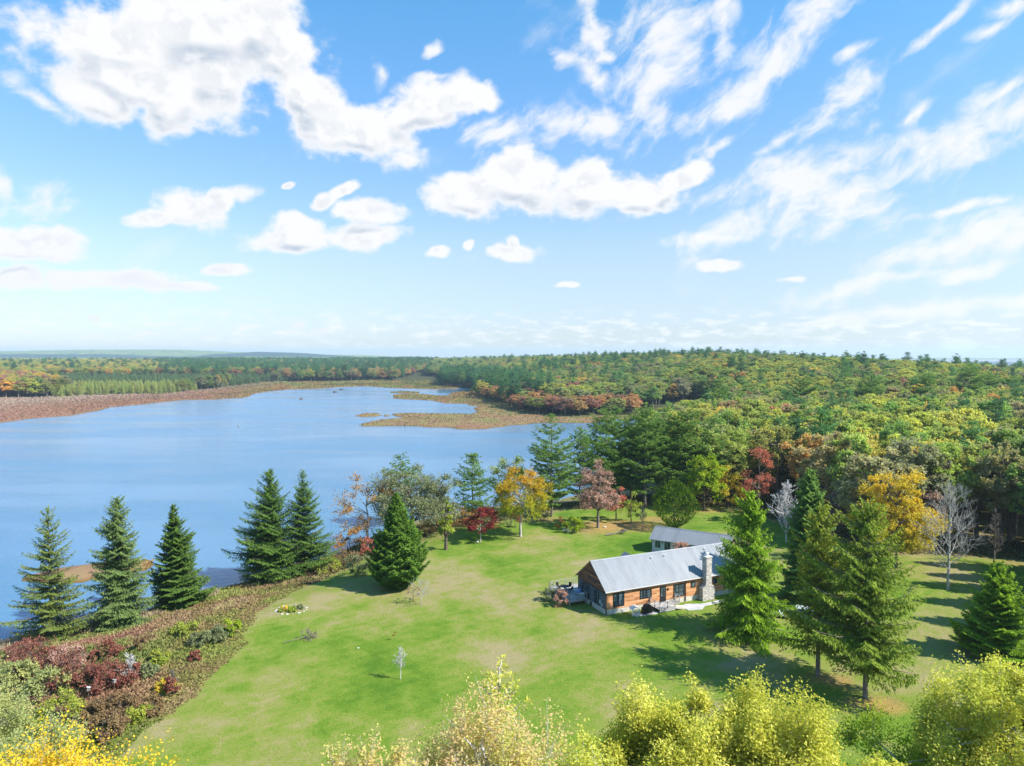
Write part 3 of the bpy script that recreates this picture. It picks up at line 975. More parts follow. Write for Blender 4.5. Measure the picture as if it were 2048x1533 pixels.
def copy_thing(src, loc, rz, scale, label=None, group=None, tint=None):
    r = src.copy()
    COL.objects.link(r)
    r.location = tuple(float(v) for v in loc)
    r.rotation_euler = (0, 0, rz)
    r.scale = (scale,) * 3 if np.isscalar(scale) else tuple(float(v) for v in scale)
    if label:
        r['label'] = label
    if group:
        r['group'] = group
    for ch in list(src.children):
        c = ch.copy()
        COL.objects.link(c)
        c.parent = r
        if tint is not None and 'tint' in c:
            c['tint'] = [float(v) for v in tint]
    return r


def ovoid(seed, H, R, n=9000, card=0.26):
    """dense cedar: a closed egg of upright sprays with a ragged skin"""
    rng = np.random.default_rng(seed)
    d = rdir(rng, n)
    t = (d[:, 2] + 1) / 2
    prof = R * (0.62 + 0.5 * np.sin(pi * np.clip(t, 0, 1) ** 0.8)) / 1.08
    a = np.arctan2(d[:, 1], d[:, 0])
    lump = 1 + 0.16 * fbm(a * 2.6 + 9, t * 7, seed, 3) * 2 + 0.10 * fbm(a * 9 + 3, t * 22, seed + 5, 2) * 2
    hor = np.sqrt(np.clip(1 - d[:, 2] ** 2, 0, 1))
    P = np.stack([np.cos(a) * prof * hor * lump, np.sin(a) * prof * hor * lump, 0.25 + (H - 0.3) * (t ** 0.92)], 1)
    P[:, :2] *= rng.uniform(0.82, 1.03, (n, 1))
    P += rng.normal(size=P.shape) * 0.08
    al = norm(np.array([0, 0, 1.0]) + d * 0.5 + rng.normal(size=(n, 3)) * 0.3)
    nm = norm(d + rng.normal(size=(n, 3)) * 0.5)
    L = card * rng.uniform(0.8, 1.6, n)
    V, F = cards(P, al, nm, L, L * 0.5)
    segs, _ = path_segs(rng, (0, 0, -0.3), (0, 0, H * 0.8), 0.2, 0.04, 5, 0.01)
    return (V, F), tubes(segs), np.clip(0.12 + 1.6 * fbm(a * 9 + 3, t * 22, seed + 5, 2) + rng.random(n) * 0.35, 0, 1)

# ---------------------------------------------------------------- building helpers
class MB:
    """collects quads and triangles, then links them as one mesh object"""
    def __init__(self):
        self.v, self.f, self.m = [], [], []

    def quad(self, *p, m=0):
        n = len(self.v)
        self.v += [tuple(map(float, q)) for q in p]
        self.f.append(tuple(range(n, n + len(p))))
        self.m.append(m)

    def box(self, x0, x1, y0, y1, z0, z1, m=0):
        p = [(x, y, z) for z in (z0, z1) for y in (y0, y1) for x in (x0, x1)]
        for a in ((0, 2, 3, 1), (4, 5, 7, 6), (0, 1, 5, 4), (2, 6, 7, 3), (0, 4, 6, 2), (1, 3, 7, 5)):
            self.quad(*[p[i] for i in a], m=m)

    def bar(self, a, b, w, h=None, m=0):
        h = h or w
        a, b = np.array(a, float), np.array(b, float)
        d = norm(b - a)
        ref = np.array([0, 0, 1.0]) if abs(d[2]) < 0.95 else np.array([1.0, 0, 0])
        s = norm(np.cross(d, ref)) * w / 2
        u = norm(np.cross(s, d)) * h / 2
        P = [a - s - u, a + s - u, a + s + u, a - s + u, b - s - u, b + s - u, b + s + u, b - s + u]
        for q in ((0, 1, 2, 3), (7, 6, 5, 4), (0, 4, 5, 1), (1, 5, 6, 2), (2, 6, 7, 3), (3, 7, 4, 0)):
            self.quad(*[P[i] for i in q], m=m)

    def prism(self, pts, axis, a0, a1, m=0):
        """extrude a polygon given in the two other axes"""
        def P(q, a):
            return {'x': (a, q[0], q[1]), 'y': (q[0], a, q[1]), 'z': (q[0], q[1], a)}[axis]
        n = len(pts)
        self.quad(*[P(q, a0) for q in pts], m=m)
        self.quad(*[P(q, a1) for q in reversed(pts)], m=m)
        for i in range(n):
            j = (i + 1) % n
            self.quad(P(pts[i], a0), P(pts[i], a1), P(pts[j], a1), P(pts[j], a0), m=m)

    def cyl(self, c0, c1, r0, r1=None, k=12, m=0, cap=True):
        r1 = r0 if r1 is None else r1
        c0, c1 = np.array(c0, float), np.array(c1, float)
        d = norm(c1 - c0)
        ref = np.array([0, 0, 1.0]) if abs(d[2]) < 0.9 else np.array([1.0, 0, 0])
        u = norm(np.cross(d, ref)); w = np.cross(d, u)
        A = [c0 + (u * cos(2 * pi * i / k) + w * sin(2 * pi * i / k)) * r0 for i in range(k)]
        B = [c1 + (u * cos(2 * pi * i / k) + w * sin(2 * pi * i / k)) * r1 for i in range(k)]
        for i in range(k):
            j = (i + 1) % k
            self.quad(A[i], A[j], B[j], B[i], m=m)
        if cap:
            self.quad(*reversed(A), m=m)
            self.quad(*B, m=m)

    def build(self, name, mats, parent=None, smooth=False):
        me = bpy.data.meshes.new(name)
        me.from_pydata(self.v, [], self.f)
        for m in (mats if isinstance(mats, (list, tuple)) else [mats]):
            me.materials.append(MATS[m] if isinstance(m, str) else m)
        me.polygons.foreach_set('material_index', self.m)
        if smooth:
            me.polygons.foreach_set('use_smooth', [True] * len(self.f))
        import bmesh
        bm = bmesh.new()
        bm.from_mesh(me)
        bmesh.ops.remove_doubles(bm, verts=bm.verts, dist=0.0002)
        bmesh.ops.recalc_face_normals(bm, faces=bm.faces)
        bm.to_mesh(me)
        bm.free()
        return link(name, me, parent)


def plain(name, col, rough=0.6, spec=0.4, metallic=0.0, var=0.12, scale=4.0):
    m, nt, b = material(name, rough, spec, metallic)
    p = nt.n.new('ShaderNodeTexCoord').outputs['Object']
    n = nt.noise(p, scale, 4, 0.6)
    nt.put(b.inputs['Base Color'], nt.mix(nt.ss(n, 0.3, 0.7), tuple(c * (1 - var) for c in col), tuple(min(1, c * (1 + var)) for c in col)))
    return m


def siding_material(name, cols, board=0.2, rough=0.8):
    """horizontal boards, each its own tone, with grain and a dark joint"""
    m, nt, b = material(name, rough, 0.2)
    p = nt.n.new('ShaderNodeTexCoord').outputs['Object']
    x, y, z = nt.sep(p)
    row = nt.math('DIVIDE', z, board)
    ri = nt.math('FLOOR', row)
    fr = nt.math('FRACT', row)
    run = nt.math('ADD', nt.math('ADD', x, y), nt.math('MULTIPLY', ri, 1.37))
    seg = nt.math('FLOOR', nt.math('DIVIDE', run, 2.6))
    wn = nt.n.new('ShaderNodeTexWhiteNoise')
    wn.noise_dimensions = '2D'
    nt.put(wn.inputs['Vector'], nt.comb(ri, seg, 0))
    gr = nt.noise(nt.vmath('MULTIPLY', p, (1.2, 1.2, 16)), 2.2, 5, 0.65)
    patch = nt.noise(p, 0.8, 4, 0.6)
    f = nt.math('ADD', nt.math('MULTIPLY', wn.outputs[0], 0.42), nt.math('ADD', nt.math('MULTIPLY', gr, 0.35), nt.math('MULTIPLY', patch, 0.35)))
    k = len(cols)
    c = nt.ramp(f, [(0.25 + 0.6 * i / (k - 1), cc) for i, cc in enumerate(cols)])
    joint = nt.ss(fr, 0.0, 0.09)
    c = nt.mix(joint, tuple(v * 0.35 for v in cols[0]), c)
    nt.put(b.inputs['Base Color'], c)
    bump(nt, b, nt.math('ADD', nt.ss(fr, 0, 1, 1.0, 0.0, 'LINEAR'), nt.math('MULTIPLY', gr, 0.2)), 0.6, 0.03)
    return m


siding_material('cedar_siding', [(0.22, 0.088, 0.038), (0.42, 0.19, 0.085), (0.56, 0.28, 0.135), (0.68, 0.40, 0.22)])
siding_material('slate_siding', [(0.05, 0.065, 0.085), (0.085, 0.105, 0.13), (0.12, 0.14, 0.165)], 0.22)
siding_material('white_siding', [(0.38, 0.36, 0.34), (0.56, 0.54, 0.52), (0.66, 0.65, 0.64)], 0.2)
siding_material('tan_siding', [(0.22, 0.14, 0.10), (0.36, 0.24, 0.17), (0.48, 0.34, 0.25)], 0.2)
siding_material('shingle_brown', [(0.045, 0.03, 0.028), (0.10, 0.06, 0.05), (0.22, 0.10, 0.05), (0.40, 0.18, 0.07)], 0.16)
siding_material('deck_boards', [(0.22, 0.21, 0.20), (0.34, 0.33, 0.32), (0.46, 0.45, 0.44)], 0.14)
plain('dark_trim', (0.022, 0.022, 0.026), 0.5)
plain('window_black', (0.012, 0.013, 0.015), 0.35)
plain('foundation', (0.52, 0.47, 0.41), 0.9, 0.2, 0, 0.14, 1.2)
plain('white_paint', (0.72, 0.71, 0.68), 0.5)
plain('grey_wood', (0.30, 0.285, 0.27), 0.85, 0.2, 0, 0.25, 6)
plain('light_wood', (0.47, 0.43, 0.38), 0.85, 0.2, 0, 0.18, 6)
plain('paver', (0.42, 0.41, 0.41), 0.9, 0.2, 0, 0.22, 1.6)
plain('black_cover', (0.012, 0.012, 0.014), 0.55, 0.3)
plain('soffit', (0.55, 0.53, 0.50), 0.7)
plain('teal_box', (0.30, 0.42, 0.45), 0.5)
plain('blue_cushion', (0.10, 0.24, 0.42), 0.8)
plain('flue_metal', (0.75, 0.75, 0.73), 0.4, 0.5, 0.3)
plain('stone_pale', (0.46, 0.44, 0.40), 0.9, 0.2, 0, 0.3, 3)
plain('mulch', (0.11, 0.065, 0.045), 0.95, 0.1, 0, 0.4, 6)


def glass_material():
    m, nt, b = material('window_glass', 0.06, 0.6)
    p = nt.n.new('ShaderNodeTexCoord').outputs['Object']
    n = nt.noise(nt.vmath('MULTIPLY', p, (2.2, 2.2, 0.4)), 1.3, 3, 0.6)
    nt.put(b.inputs['Base Color'], nt.mix(nt.ss(n, 0.45, 0.6), (0.02, 0.035, 0.045), (0.10, 0.14, 0.16)))


glass_material()


def roof_material(name, col):
    m, nt, b = material(name, 0.42, 0.5, 0.25)
    p = nt.n.new('ShaderNodeTexCoord').outputs['Object']
    x, y, z = nt.sep(p)
    sheet = nt.math('FLOOR', nt.math('DIVIDE', x, 0.92))
    wn = nt.n.new('ShaderNodeTexWhiteNoise')
    wn.noise_dimensions = '1D'
    nt.put(wn.inputs['W'], sheet)
    st = nt.noise(nt.vmath('MULTIPLY', p, (5, 0.5, 0.5)), 1.0, 4, 0.6)
    f = nt.math('ADD', nt.math('MULTIPLY', wn.outputs[0], 0.45), nt.math('MULTIPLY', st, 0.55))
    nt.put(b.inputs['Base Color'], nt.mix(f, tuple(c * 0.82 for c in col), tuple(c * 1.14 for c in col)))
    nt.put(b.inputs['Roughness'], nt.ss(st, 0.3, 0.7, 0.34, 0.55))


roof_material('metal_roof', (0.215, 0.226, 0.243))


def stone_material():
    m, nt, b = material('chimney_stone', 0.9, 0.2)
    p = nt.n.new('ShaderNodeTexCoord').outputs['Object']
    q = nt.vmath('MULTIPLY', p, (2.6, 2.6, 8.5))
    v = nt.n.new('ShaderNodeTexVoronoi')
    nt.put(v.inputs['Vector'], q)
    v.inputs['Scale'].default_value = 1.0
    v2 = nt.n.new('ShaderNodeTexVoronoi')
    v2.feature = 'DISTANCE_TO_EDGE'
    nt.put(v2.inputs['Vector'], q)
    v2.inputs['Scale'].default_value = 1.0
    cc = nt.sep(v.outputs['Color'])[0]
    c = nt.ramp(cc, [(0.1, (0.34, 0.31, 0.29)), (0.4, (0.46, 0.42, 0.39)), (0.7, (0.56, 0.51, 0.46)), (0.95, (0.66, 0.62, 0.58))])
    e = nt.ss(v2.outputs['Distance'], 0.02, 0.1)
    nt.put(b.inputs['Base Color'], nt.mix(e, (0.34, 0.32, 0.30), c))
    bump(nt, b, e, 0.8, 0.04)


stone_material()


def gable_roof(parent, L0, L1, W0, W1, ze, zr, mat='metal_roof', ribs=0.30, name='roof', thick=0.10, th_mat='dark_trim', soff='soffit'):
    """ribbed metal roof, ridge along x; W0/W1 the two eaves in y, at height ze; returns the object"""
    mb = MB()
    yc = (W0 + W1) / 2
    for ye in (W0, W1):
        ln = math.hypot(yc - ye, zr - ze)
        ny, nz = (zr - ze) / ln * (-1 if ye < yc else 1), abs(yc - ye) / ln
        prof = []
        x = L0
        while x < L1 - 1e-6:
            for dx, h in ((0, 0), (0.03, 0.016), (0.06, 0.016), (0.09, 0.0)):
                if x + dx < L1:
                    prof.append((x + dx, h))
            x += ribs
        prof.append((L1, 0))
        for (xa, ha), (xb, hb) in zip(prof[:-1], prof[1:]):
            a0 = (xa, ye + ny * ha, ze + nz * ha); a1 = (xa, yc + ny * ha, zr + nz * ha)
            b0 = (xb, ye + ny * hb, ze + nz * hb); b1 = (xb, yc + ny * hb, zr + nz * hb)
            mb.quad(a0, b0, b1, a1, m=0)
        # underside and edges
        mb.quad((L0, ye, ze - thick), (L1, ye, ze - thick), (L1, yc, zr - thick), (L0, yc, zr - thick), m=2)
        mb.quad((L0, ye, ze - thick), (L1, ye, ze - thick), (L1, ye, ze), (L0, ye, ze), m=2)
        for xx in (L0, L1):
            mb.quad((xx, ye, ze - thick * 1.6), (xx, yc, zr - thick * 1.6), (xx, yc, zr), (xx, ye, ze), m=1)
    mb.prism([(yc - 0.2, zr + 0.0 - 0.2 * (zr - ze) / abs(yc - W0) + 0.045), (yc, zr + 0.055), (yc + 0.2, zr - 0.2 * (zr - ze) / abs(yc - W0) + 0.045), (yc, zr + 0.02)], 'x', L0 - 0.01, L1 + 0.01, m=0)
    v = mb
    me = bpy.data.meshes.new(name)
    me.from_pydata(v.v, [], v.f)
    for m in (mat, th_mat, soff):
        me.materials.append(MATS[m])
    me.polygons.foreach_set('material_index', v.m)
    me.update()
    return link(name, me, parent)


def window(parent, face, a0, a1, z0, z1, off=0.0, cols=2, rows=1, name='window'):
    """face 'y-' : on a wall at y=off looking to -y; face 'x-': wall at x=off looking to -x; 'x+' likewise"""
    def bx(mb, p0, p1, q0, q1, d0, d1, m=0):
        if face == 'y-':
            mb.box(p0, p1, off - d1, off - d0, q0, q1, m)
        elif face == 'x-':
            mb.box(off - d1, off - d0, p0, p1, q0, q1, m)
        else:
            mb.box(off + d0, off + d1, p0, p1, q0, q1, m)
    mb = MB()
    f = 0.09
    bx(mb, a0, a0 + f, z0, z1, 0.0, 0.07)
    bx(mb, a1 - f, a1, z0, z1, 0.0, 0.07)
    bx(mb, a0 + f, a1 - f, z0, z0 + f, 0.0, 0.07)
    bx(mb, a0 + f, a1 - f, z1 - f, z1, 0.0, 0.07)
    for i in range(1, cols):
        c = a0 + (a1 - a0) * i / cols
        bx(mb, c - 0.05, c + 0.05, z0 + f, z1 - f, 0.0, 0.06)
    for j in range(1, rows):
        zc = z0 + (z1 - z0) * j / rows
        for i in range(cols):
            ca = a0 + (a1 - a0) * i / cols + (f if i == 0 else 0.05)
            cb = a0 + (a1 - a0) * (i + 1) / cols - (f if i == cols - 1 else 0.05)
            bx(mb, ca, cb, zc - 0.025, zc + 0.025, 0.0, 0.05)
    w = mb.build(name, 'window_black', parent)
    g = MB()
    bx(g, a0 + f * 0.8, a1 - f * 0.8, z0 + f * 0.8, z1 - f * 0.8, 0.012, 0.022)
    g.build('pane', 'window_glass', w)
    return w


def rail_panel(mb, a, b, z0, h=0.95, post=0.09):
    """rustic rail: posts, top and bottom rail, crossed sticks between"""
    a, b = np.array([*a, 0.0]), np.array([*b, 0.0])
    L = np.linalg.norm(b - a)
    n = max(1, int(round(L / 1.3)))
    up = np.array([0, 0, 1.0])
    for i in range(n + 1):
        p = a + (b - a) * i / n
        mb.bar(p + up * (z0 - 0.05), p + up * (z0 + h + 0.06), post)
    mb.bar(a + up * (z0 + h), b + up * (z0 + h), 0.07, 0.05)
    mb.bar(a + up * (z0 + 0.14), b + up * (z0 + 0.14), 0.06, 0.05)
    for i in range(n):
        p, q = a + (b - a) * i / n, a + (b - a) * (i + 1) / n
        mb.bar(p + up * (z0 + 0.16), q + up * (z0 + h - 0.03), 0.045)
        mb.bar(p + up * (z0 + h - 0.03), q + up * (z0 + 0.16), 0.045)


# ---------------------------------------------------------------- the long cedar house
HA = ground_at(1212, 1231)
HB = ground_at(1355.7, 1206.5)
HZ = HA[2] - 0.02
HROT = math.atan2(HB[1] - HA[1], HB[0] - HA[0])


def hw(u, v, z=0.0):
    return np.array([HA[0] + u * cos(HROT) - v * sin(HROT), HA[1] + u * sin(HROT) + v * cos(HROT), HZ + z])


def build_house():
    t = thing('cedar_house', 'long low cedar sided house with a ribbed grey metal roof on the lawn', 'house', hw(0, 0), HROT)
    L, W, ZF, ZW, ZR = 23.4, 7.8, 0.72, 3.42, 6.62
    fd = MB()
    fd.box(0.04, L - 0.04, 0.04, W - 0.04, -0.9, ZF)
    fd.build('foundation', 'foundation', t)
    wl = MB()
    wl.box(0, L, 0, 0.18, ZF, ZW - 0.06)
    wl.box(0, L, W - 0.18, W, ZF, ZW - 0.06)
    wl.build('wall', 'cedar_siding', t)
    for xa, xb in ((0.0, 0.18), (L - 0.18, L)):
        g = MB()
        g.box(xa + (-0.004 if xa == 0 else 0), xb + (0.004 if xa > 0 else 0), 0.182, W - 0.182, ZF, 3.0)
        g.build('end_wall', 'slate_siding', t)
        g = MB()
        sl = (ZR - 3.36) / (W / 2 + 0.35)
        zt = 3.36 + 0.35 * sl
        d = -0.03 if xa == 0 else 0.03
        g.prism([(0.0, 3.0), (W, 3.0), (W, zt - 0.14), (W / 2, ZR - 0.14), (0.0, zt - 0.14)], 'x', xa + d, xb + d)
        g.build('gable', 'shingle_brown', t)
    tr = MB()
    tr.box(-0.035, 0.09, -0.035, 0.09, ZF - 0.7, 3.3)
    tr.box(-0.06, -0.034, 0.092, W - 0.072, 2.96, 3.08)
    tr.box(-0.035, 0.07, W - 0.07, W + 0.03, ZF, 3.3)
    tr.box(-0.02, L, -0.012, -0.001, 3.22, 3.34)
    tr.build('trim', 'dark_trim', t)
    dp = MB()
    dp.box(13.45, 13.55, -0.1, -0.002, 0.1, 3.2)
    dp.build('downpipe', 'dark_trim', t)
    rf = gable_roof(t, -0.32, L + 0.32, -0.36, W + 0.36, 3.36, ZR)
    gt = MB()
    gt.box(-0.32, L + 0.32, -0.44, -0.362, 3.24, 3.36)
    gt.build('gutter', 'soffit', rf)
    for xv, yv in ((9.6, 3.0), (12.0, 3.05), (19.6, 3.2)):
        v = MB()
        zz = 3.36 + (yv + 0.36) * (ZR - 3.36) / (W / 2 + 0.36)
        v.cyl((xv, yv, zz - 0.1), (xv, yv, zz + 0.34), 0.07)
        v.cyl((xv, yv, zz + 0.34), (xv, yv, zz + 0.40), 0.11, 0.05)
        v.build('vent_pipe', 'flue_metal', rf)
    # chimney
    ch = MB()
    ch.box(15.9, 18.1, -1.0, -0.004, -0.5, 1.85)
    ch.prism([(15.9, 1.85), (18.1, 1.85), (17.55, 2.35), (16.5, 2.35)], 'y', -1.0, -0.1)
    ch.box(16.52, 17.53, -0.98, -0.02, 2.3, 6.35)
    c = ch.build('chimney', 'chimney_stone', t)
    cp = MB()
    cp.box(16.44, 17.61, -1.06, 0.06, 6.35, 6.47)
    cp.build('cap', 'soffit', c)
    cp = MB()
    cp.cyl((17.02, -0.5, 6.47), (17.02, -0.5, 6.82), 0.2)
    cp.cyl((17.02, -0.5, 6.86), (17.02, -0.5, 6.93), 0.3, 0.2)
    for a in range(4):
        cp.bar((17.02 + 0.17 * cos(a * pi / 2), -0.5 + 0.17 * sin(a * pi / 2), 6.8), (17.02 + 0.17 * cos(a * pi / 2), -0.5 + 0.17 * sin(a * pi / 2), 6.88), 0.02)
    cp.build('flue', 'flue_metal', c)
    for a0, a1, z0, z1, co, ro in ((1.15, 2.95, 1.0, 2.9, 2, 3), (5.6, 7.55, 1.5, 2.72, 2, 3), (11.4, 13.3, 0.95, 2.75, 2, 3), (14.5, 15.35, 1.95, 2.75, 1, 1), (18.5, 19.3, 1.95, 2.75, 1, 1), (20.6, 22.4, 1.0, 2.8, 2, 3)):
        window(t, 'y-', a0, a1, z0, z1, 0.0, co, ro)
    window(t, 'x-', 1.9, 3.0, 0.95, 2.75, -0.004, 1, 3)
    window(t, 'x-', 4.55, 6.5, 0.85, 2.8, -0.004, 2, 3)
    d = MB()
    d.box(9.0, 10.05, -0.05, 0.0, 0.60, 2.78)
    dr = d.build('door', 'window_black', t)
    g = MB()
    for k in range(4):
        g.box(9.2, 9.85, -0.062, -0.051, 1.35 + k * 0.34, 1.58 + k * 0.34)
    g.build('pane', 'window_glass', dr)
    g = MB()
    g.cyl((9.14, -0.12, 1.58), (9.14, -0.05, 1.58), 0.03)
    g.bar((9.14, -0.12, 1.58), (9.28, -0.12, 1.58), 0.025)
    g.build('handle', 'flue_metal', dr)
    g = MB()
    g.box(10.32, 10.44, -0.14, 0.0, 2.1, 2.45)
    g.build('wall_lamp', 'black_cover', t)
    g = MB()
    g.box(-0.16, -0.006, 1.25, 1.6, 1.25, 1.75)
    g.box(-0.14, -0.006, 0.85, 1.15, 0.95, 1.4)
    g.bar((-0.09, 1.0, 0.95), (-0.09, 1.0, -0.3), 0.06)
    g.build('meter_box', 'teal_box', t)
    g = MB()
    g.box(0.0, 0.038, 3.9, 4.4, 0.0, 0.6)
    g.build('crawl_hatch', 'window_black', t)
    # rear wing with its own little gable, seen over the ridge
    wg = MB()
    wg.box(9.9, 12.4, W + 0.002, 12.2, -0.6, 2.95)
    wg.prism([(9.9, 2.95), (12.4, 2.95), (11.15, 4.2)], 'y', W + 0.01, 12.2)
    wg.build('rear_wing', 'slate_siding', t)
    rw = MB()
    for s in (-1, 1):
        xe = 11.15 + s * 1.6
        rw.prism([(11.15, 4.46), (xe, 3.02), (xe, 2.9), (11.15, 4.34)], 'y', 4.0, 12.55)
    rw.build('rear_roof', 'metal_roof', t)
    # front stoop
    st = MB()
    st.box(7.2, 11.6, -1.25, -0.01, 0.42, 0.52)
    st.box(7.2, 9.9, -2.5, -1.252, 0.42, 0.52)
    st.box(7.25, 9.85, -2.46, -2.38, 0.1, 0.418)
    so = st.build('porch', 'deck_boards', t)
    sp = MB()
    sp.prism([(9.92, 0.50), (12.4, 0.02), (12.4, -0.3), (9.92, 0.3)], 'y', -2.45, -1.3)
    sp.build('ramp', 'light_wood', so)
    rl = MB()
    rail_panel(rl, (7.25, -0.1), (7.25, -2.45), 0.52)
    rail_panel(rl, (7.25, -2.45), (9.85, -2.45), 0.52)
    rl.build('railing', 'grey_wood', so)
    rl = MB()
    rail_panel(rl, (11.55, -0.1), (11.55, -1.2), 0.52)
    rl.build('railing', 'grey_wood', so)
    # side deck round the back corner
    dk = MB()
    dk.box(-3.0, -0.005, 5.1, 11.5, 0.66, 0.78)
    dk.box(-0.005, 4.2, W + 0.005, 11.5, 0.66, 0.78)
    do = dk.build('deck', 'deck_boards', t)
    pp = MB()
    for (x, y) in ((-2.9, 5.2), (-2.9, 8.3), (-2.9, 11.4), (-0.2, 5.2), (0.9, 11.4), (4.1, 11.4), (4.1, 8.2)):
        q = MB()
        q.box(x - 0.07, x + 0.07, y - 0.07, y + 0.07, -0.8, 0.655)
        q.build('deck_post', 'grey_wood', do)
    pp.box(-3.02, -0.01, 5.06, 5.098, 0.5, 0.77)
    pp.box(-3.04, -3.002, 5.1, 11.5, 0.5, 0.77)
    pp.build('fascia', 'grey_wood', do)
    rl = MB()
    for a, b in (((-0.1, 5.15), (-2.95, 5.15)), ((-2.95, 5.15), (-2.95, 11.45)), ((-2.95, 11.45), (4.15, 11.45)), ((4.15, 11.45), (4.15, 8.0))):
        rl = MB()
        rail_panel(rl, a, b, 0.78)
        rl.build('railing', 'grey_wood', do)
    sr = MB()
    for k in range(3):
        sr.box(-3.9 + 0.3 * k, -3.61 + 0.3 * k, 9.6, 10.8, 0.05, 0.2 + 0.2 * k)
    sr.build('steps', 'grey_wood', do)
    return t


build_house()


def build_studio():
    a, b = ground_at(1302.7, 1103.5), ground_at(1457, 1126)
    rot = math.atan2(-0.511, 0.859)
    t = thing('studio_building', 'low outbuilding with white boards and a plain grey metal roof behind the house', 'outbuilding', (a[0], a[1], a[2]), rot)
    L, W, ZW, ZR = 13.6, 6.2, 2.42, 4.1
    f = MB(); f.box(0.03, L - 0.03, 0.03, W - 0.03, -0.9, 0.25); f.build('foundation', 'foundation', t)
    w = MB()
    w.box(0, 6.4, 0, W, 0.25, ZW - 0.03)
    w.build('wall', 'white_siding', t)
    w = MB()
    w.box(6.402, L, 0.01, W - 0.01, 0.25, ZW - 0.03)
    w.build('wall', 'tan_siding', t)['label'] = 'tan boarded right half of the wall'
    g = MB()
    sl = (ZR - 2.4) / (W / 2 + 0.4)
    g.prism([(0.02, ZW - 0.03), (W - 0.02, ZW - 0.03), (W - 0.02, 2.42), (W / 2, ZR - 0.14), (0.02, 2.42)], 'x', L - 0.12, L + 0.02)
    g.build('gable', 'shingle_brown', t)
    g = MB()
    g.prism([(0.02, ZW - 0.03), (W - 0.02, ZW - 0.03), (W - 0.02, 2.42), (W / 2, ZR - 0.14), (0.02, 2.42)], 'x', -0.02, 0.12)
    g.build('gable', 'shingle_brown', t)
    gable_roof(t, -0.35, L + 0.5, -0.42, W + 0.42, 2.4, ZR, ribs=0.45)
    c = MB()
    c.box(-0.03, 0.1, -0.03, 0.1, 0.25, 2.38)
    c.build('corner_trim', 'dark_trim', t)
    window(t, 'y-', 0.75, 1.7, 0.95, 2.05, 0.0, 1, 1)
    window(t, 'y-', 6.5, 8.2, 0.3, 2.25, 0.01, 2, 1)
    d = MB(); d.box(2.5, 3.5, -0.04, 0.0, 0.2, 2.25)
    dr = d.build('door', 'window_black', t)
    g = MB(); g.box(2.75, 3.25, -0.05, -0.041, 0.9, 2.05); g.build('pane', 'window_glass', dr)
    g = MB(); g.box(10.3, 13.0, -0.03, 0.008, 0.1, 2.25); g.build('garage_door', 'dark_trim', t)
    g = MB(); g.box(2.05, 2.15, -0.12, 0.0, 1.75, 1.95); g.build('wall_lamp', 'black_cover', t)
    # open lean-to frame at the far end
    g = MB()
    for y in (0.1, 3.0, 6.0):
        g.bar((L + 2.2, y, -0.3), (L + 2.2, y, 2.0), 0.12)
        g.bar((L + 0.05, y, 2.3), (L + 2.3, y, 1.95), 0.1)
    g.bar((L + 2.2, 0, 2.0), (L + 2.2, 6.1, 2.0), 0.12)
    g.build('lean_to_frame', 'light_wood', t)


build_studio()


# ---------------------------------------------------------------- paving, garden furniture and cars
def sheet_on_ground(name, pts, mat, lift=0.02, **kw):
    """a thin slab following the ground, outline given in metres"""
    mb = MB()
    z = [float(gz([p])[0]) for p in pts]
    top = [(p[0], p[1], zz + lift) for p, zz in zip(pts, z)]
    bot = [(p[0], p[1], zz - 0.3) for p, zz in zip(pts, z)]
    mb.quad(*top)
    n = len(pts)
    for i in range(n):
        j = (i + 1) % n
        mb.quad(bot[i], bot[j], top[j], top[i])
    return mb.build(name, mat)


pts = [hw(u, v)[:2] for u, v in ((11.6, -3.2), (13.6, -3.6), (14.9, -2.7), (14.9, -1.7), (12.9, -0.9), (11.7, -1.3))]
tag(sheet_on_ground('patio', pts, 'paver', 0.06), kind='structure')
pts = [hw(u, v)[:2] for u, v in ((14.91, -2.7), (18.5, -2.5), (22.5, -2.7), (25.5, -3.2), (25.5, -2.1), (22.5, -1.8), (18.5, -1.65), (14.91, -1.75))]
tag(sheet_on_ground('path', pts, 'paver', 0.05), kind='structure')
pts = [hw(u, v)[:2] for u, v in ((3.4, -2.2), (7.1, -2.4), (7.1, -1.3), (3.4, -1.1))]
tag(sheet_on_ground('pavement', pts, 'paver', 0.05), kind='structure')

g = thing('barbecue_grill', 'black covered barbecue grill on the paving by the porch', 'grill', hw(5.6, -1.75, 0.06), HROT + 0.1)
b_ = MB()
b_.prism([(-0.8, 0.1), (0.8, 0.1), (0.78, 0.86), (0.5, 0.95), (0.42, 1.18), (0.25, 1.28), (-0.25, 1.28), (-0.42, 1.18), (-0.5, 0.95), (-0.78, 0.86)], 'y', -0.33, 0.33)
b_.build('cover', 'black_cover', g)
for s in (-1, 1):
    w_ = MB(); w_.cyl((s * 0.55, -0.3, 0.09), (s * 0.55, -0.22, 0.09), 0.09); w_.build('wheel', 'dark_trim', g)

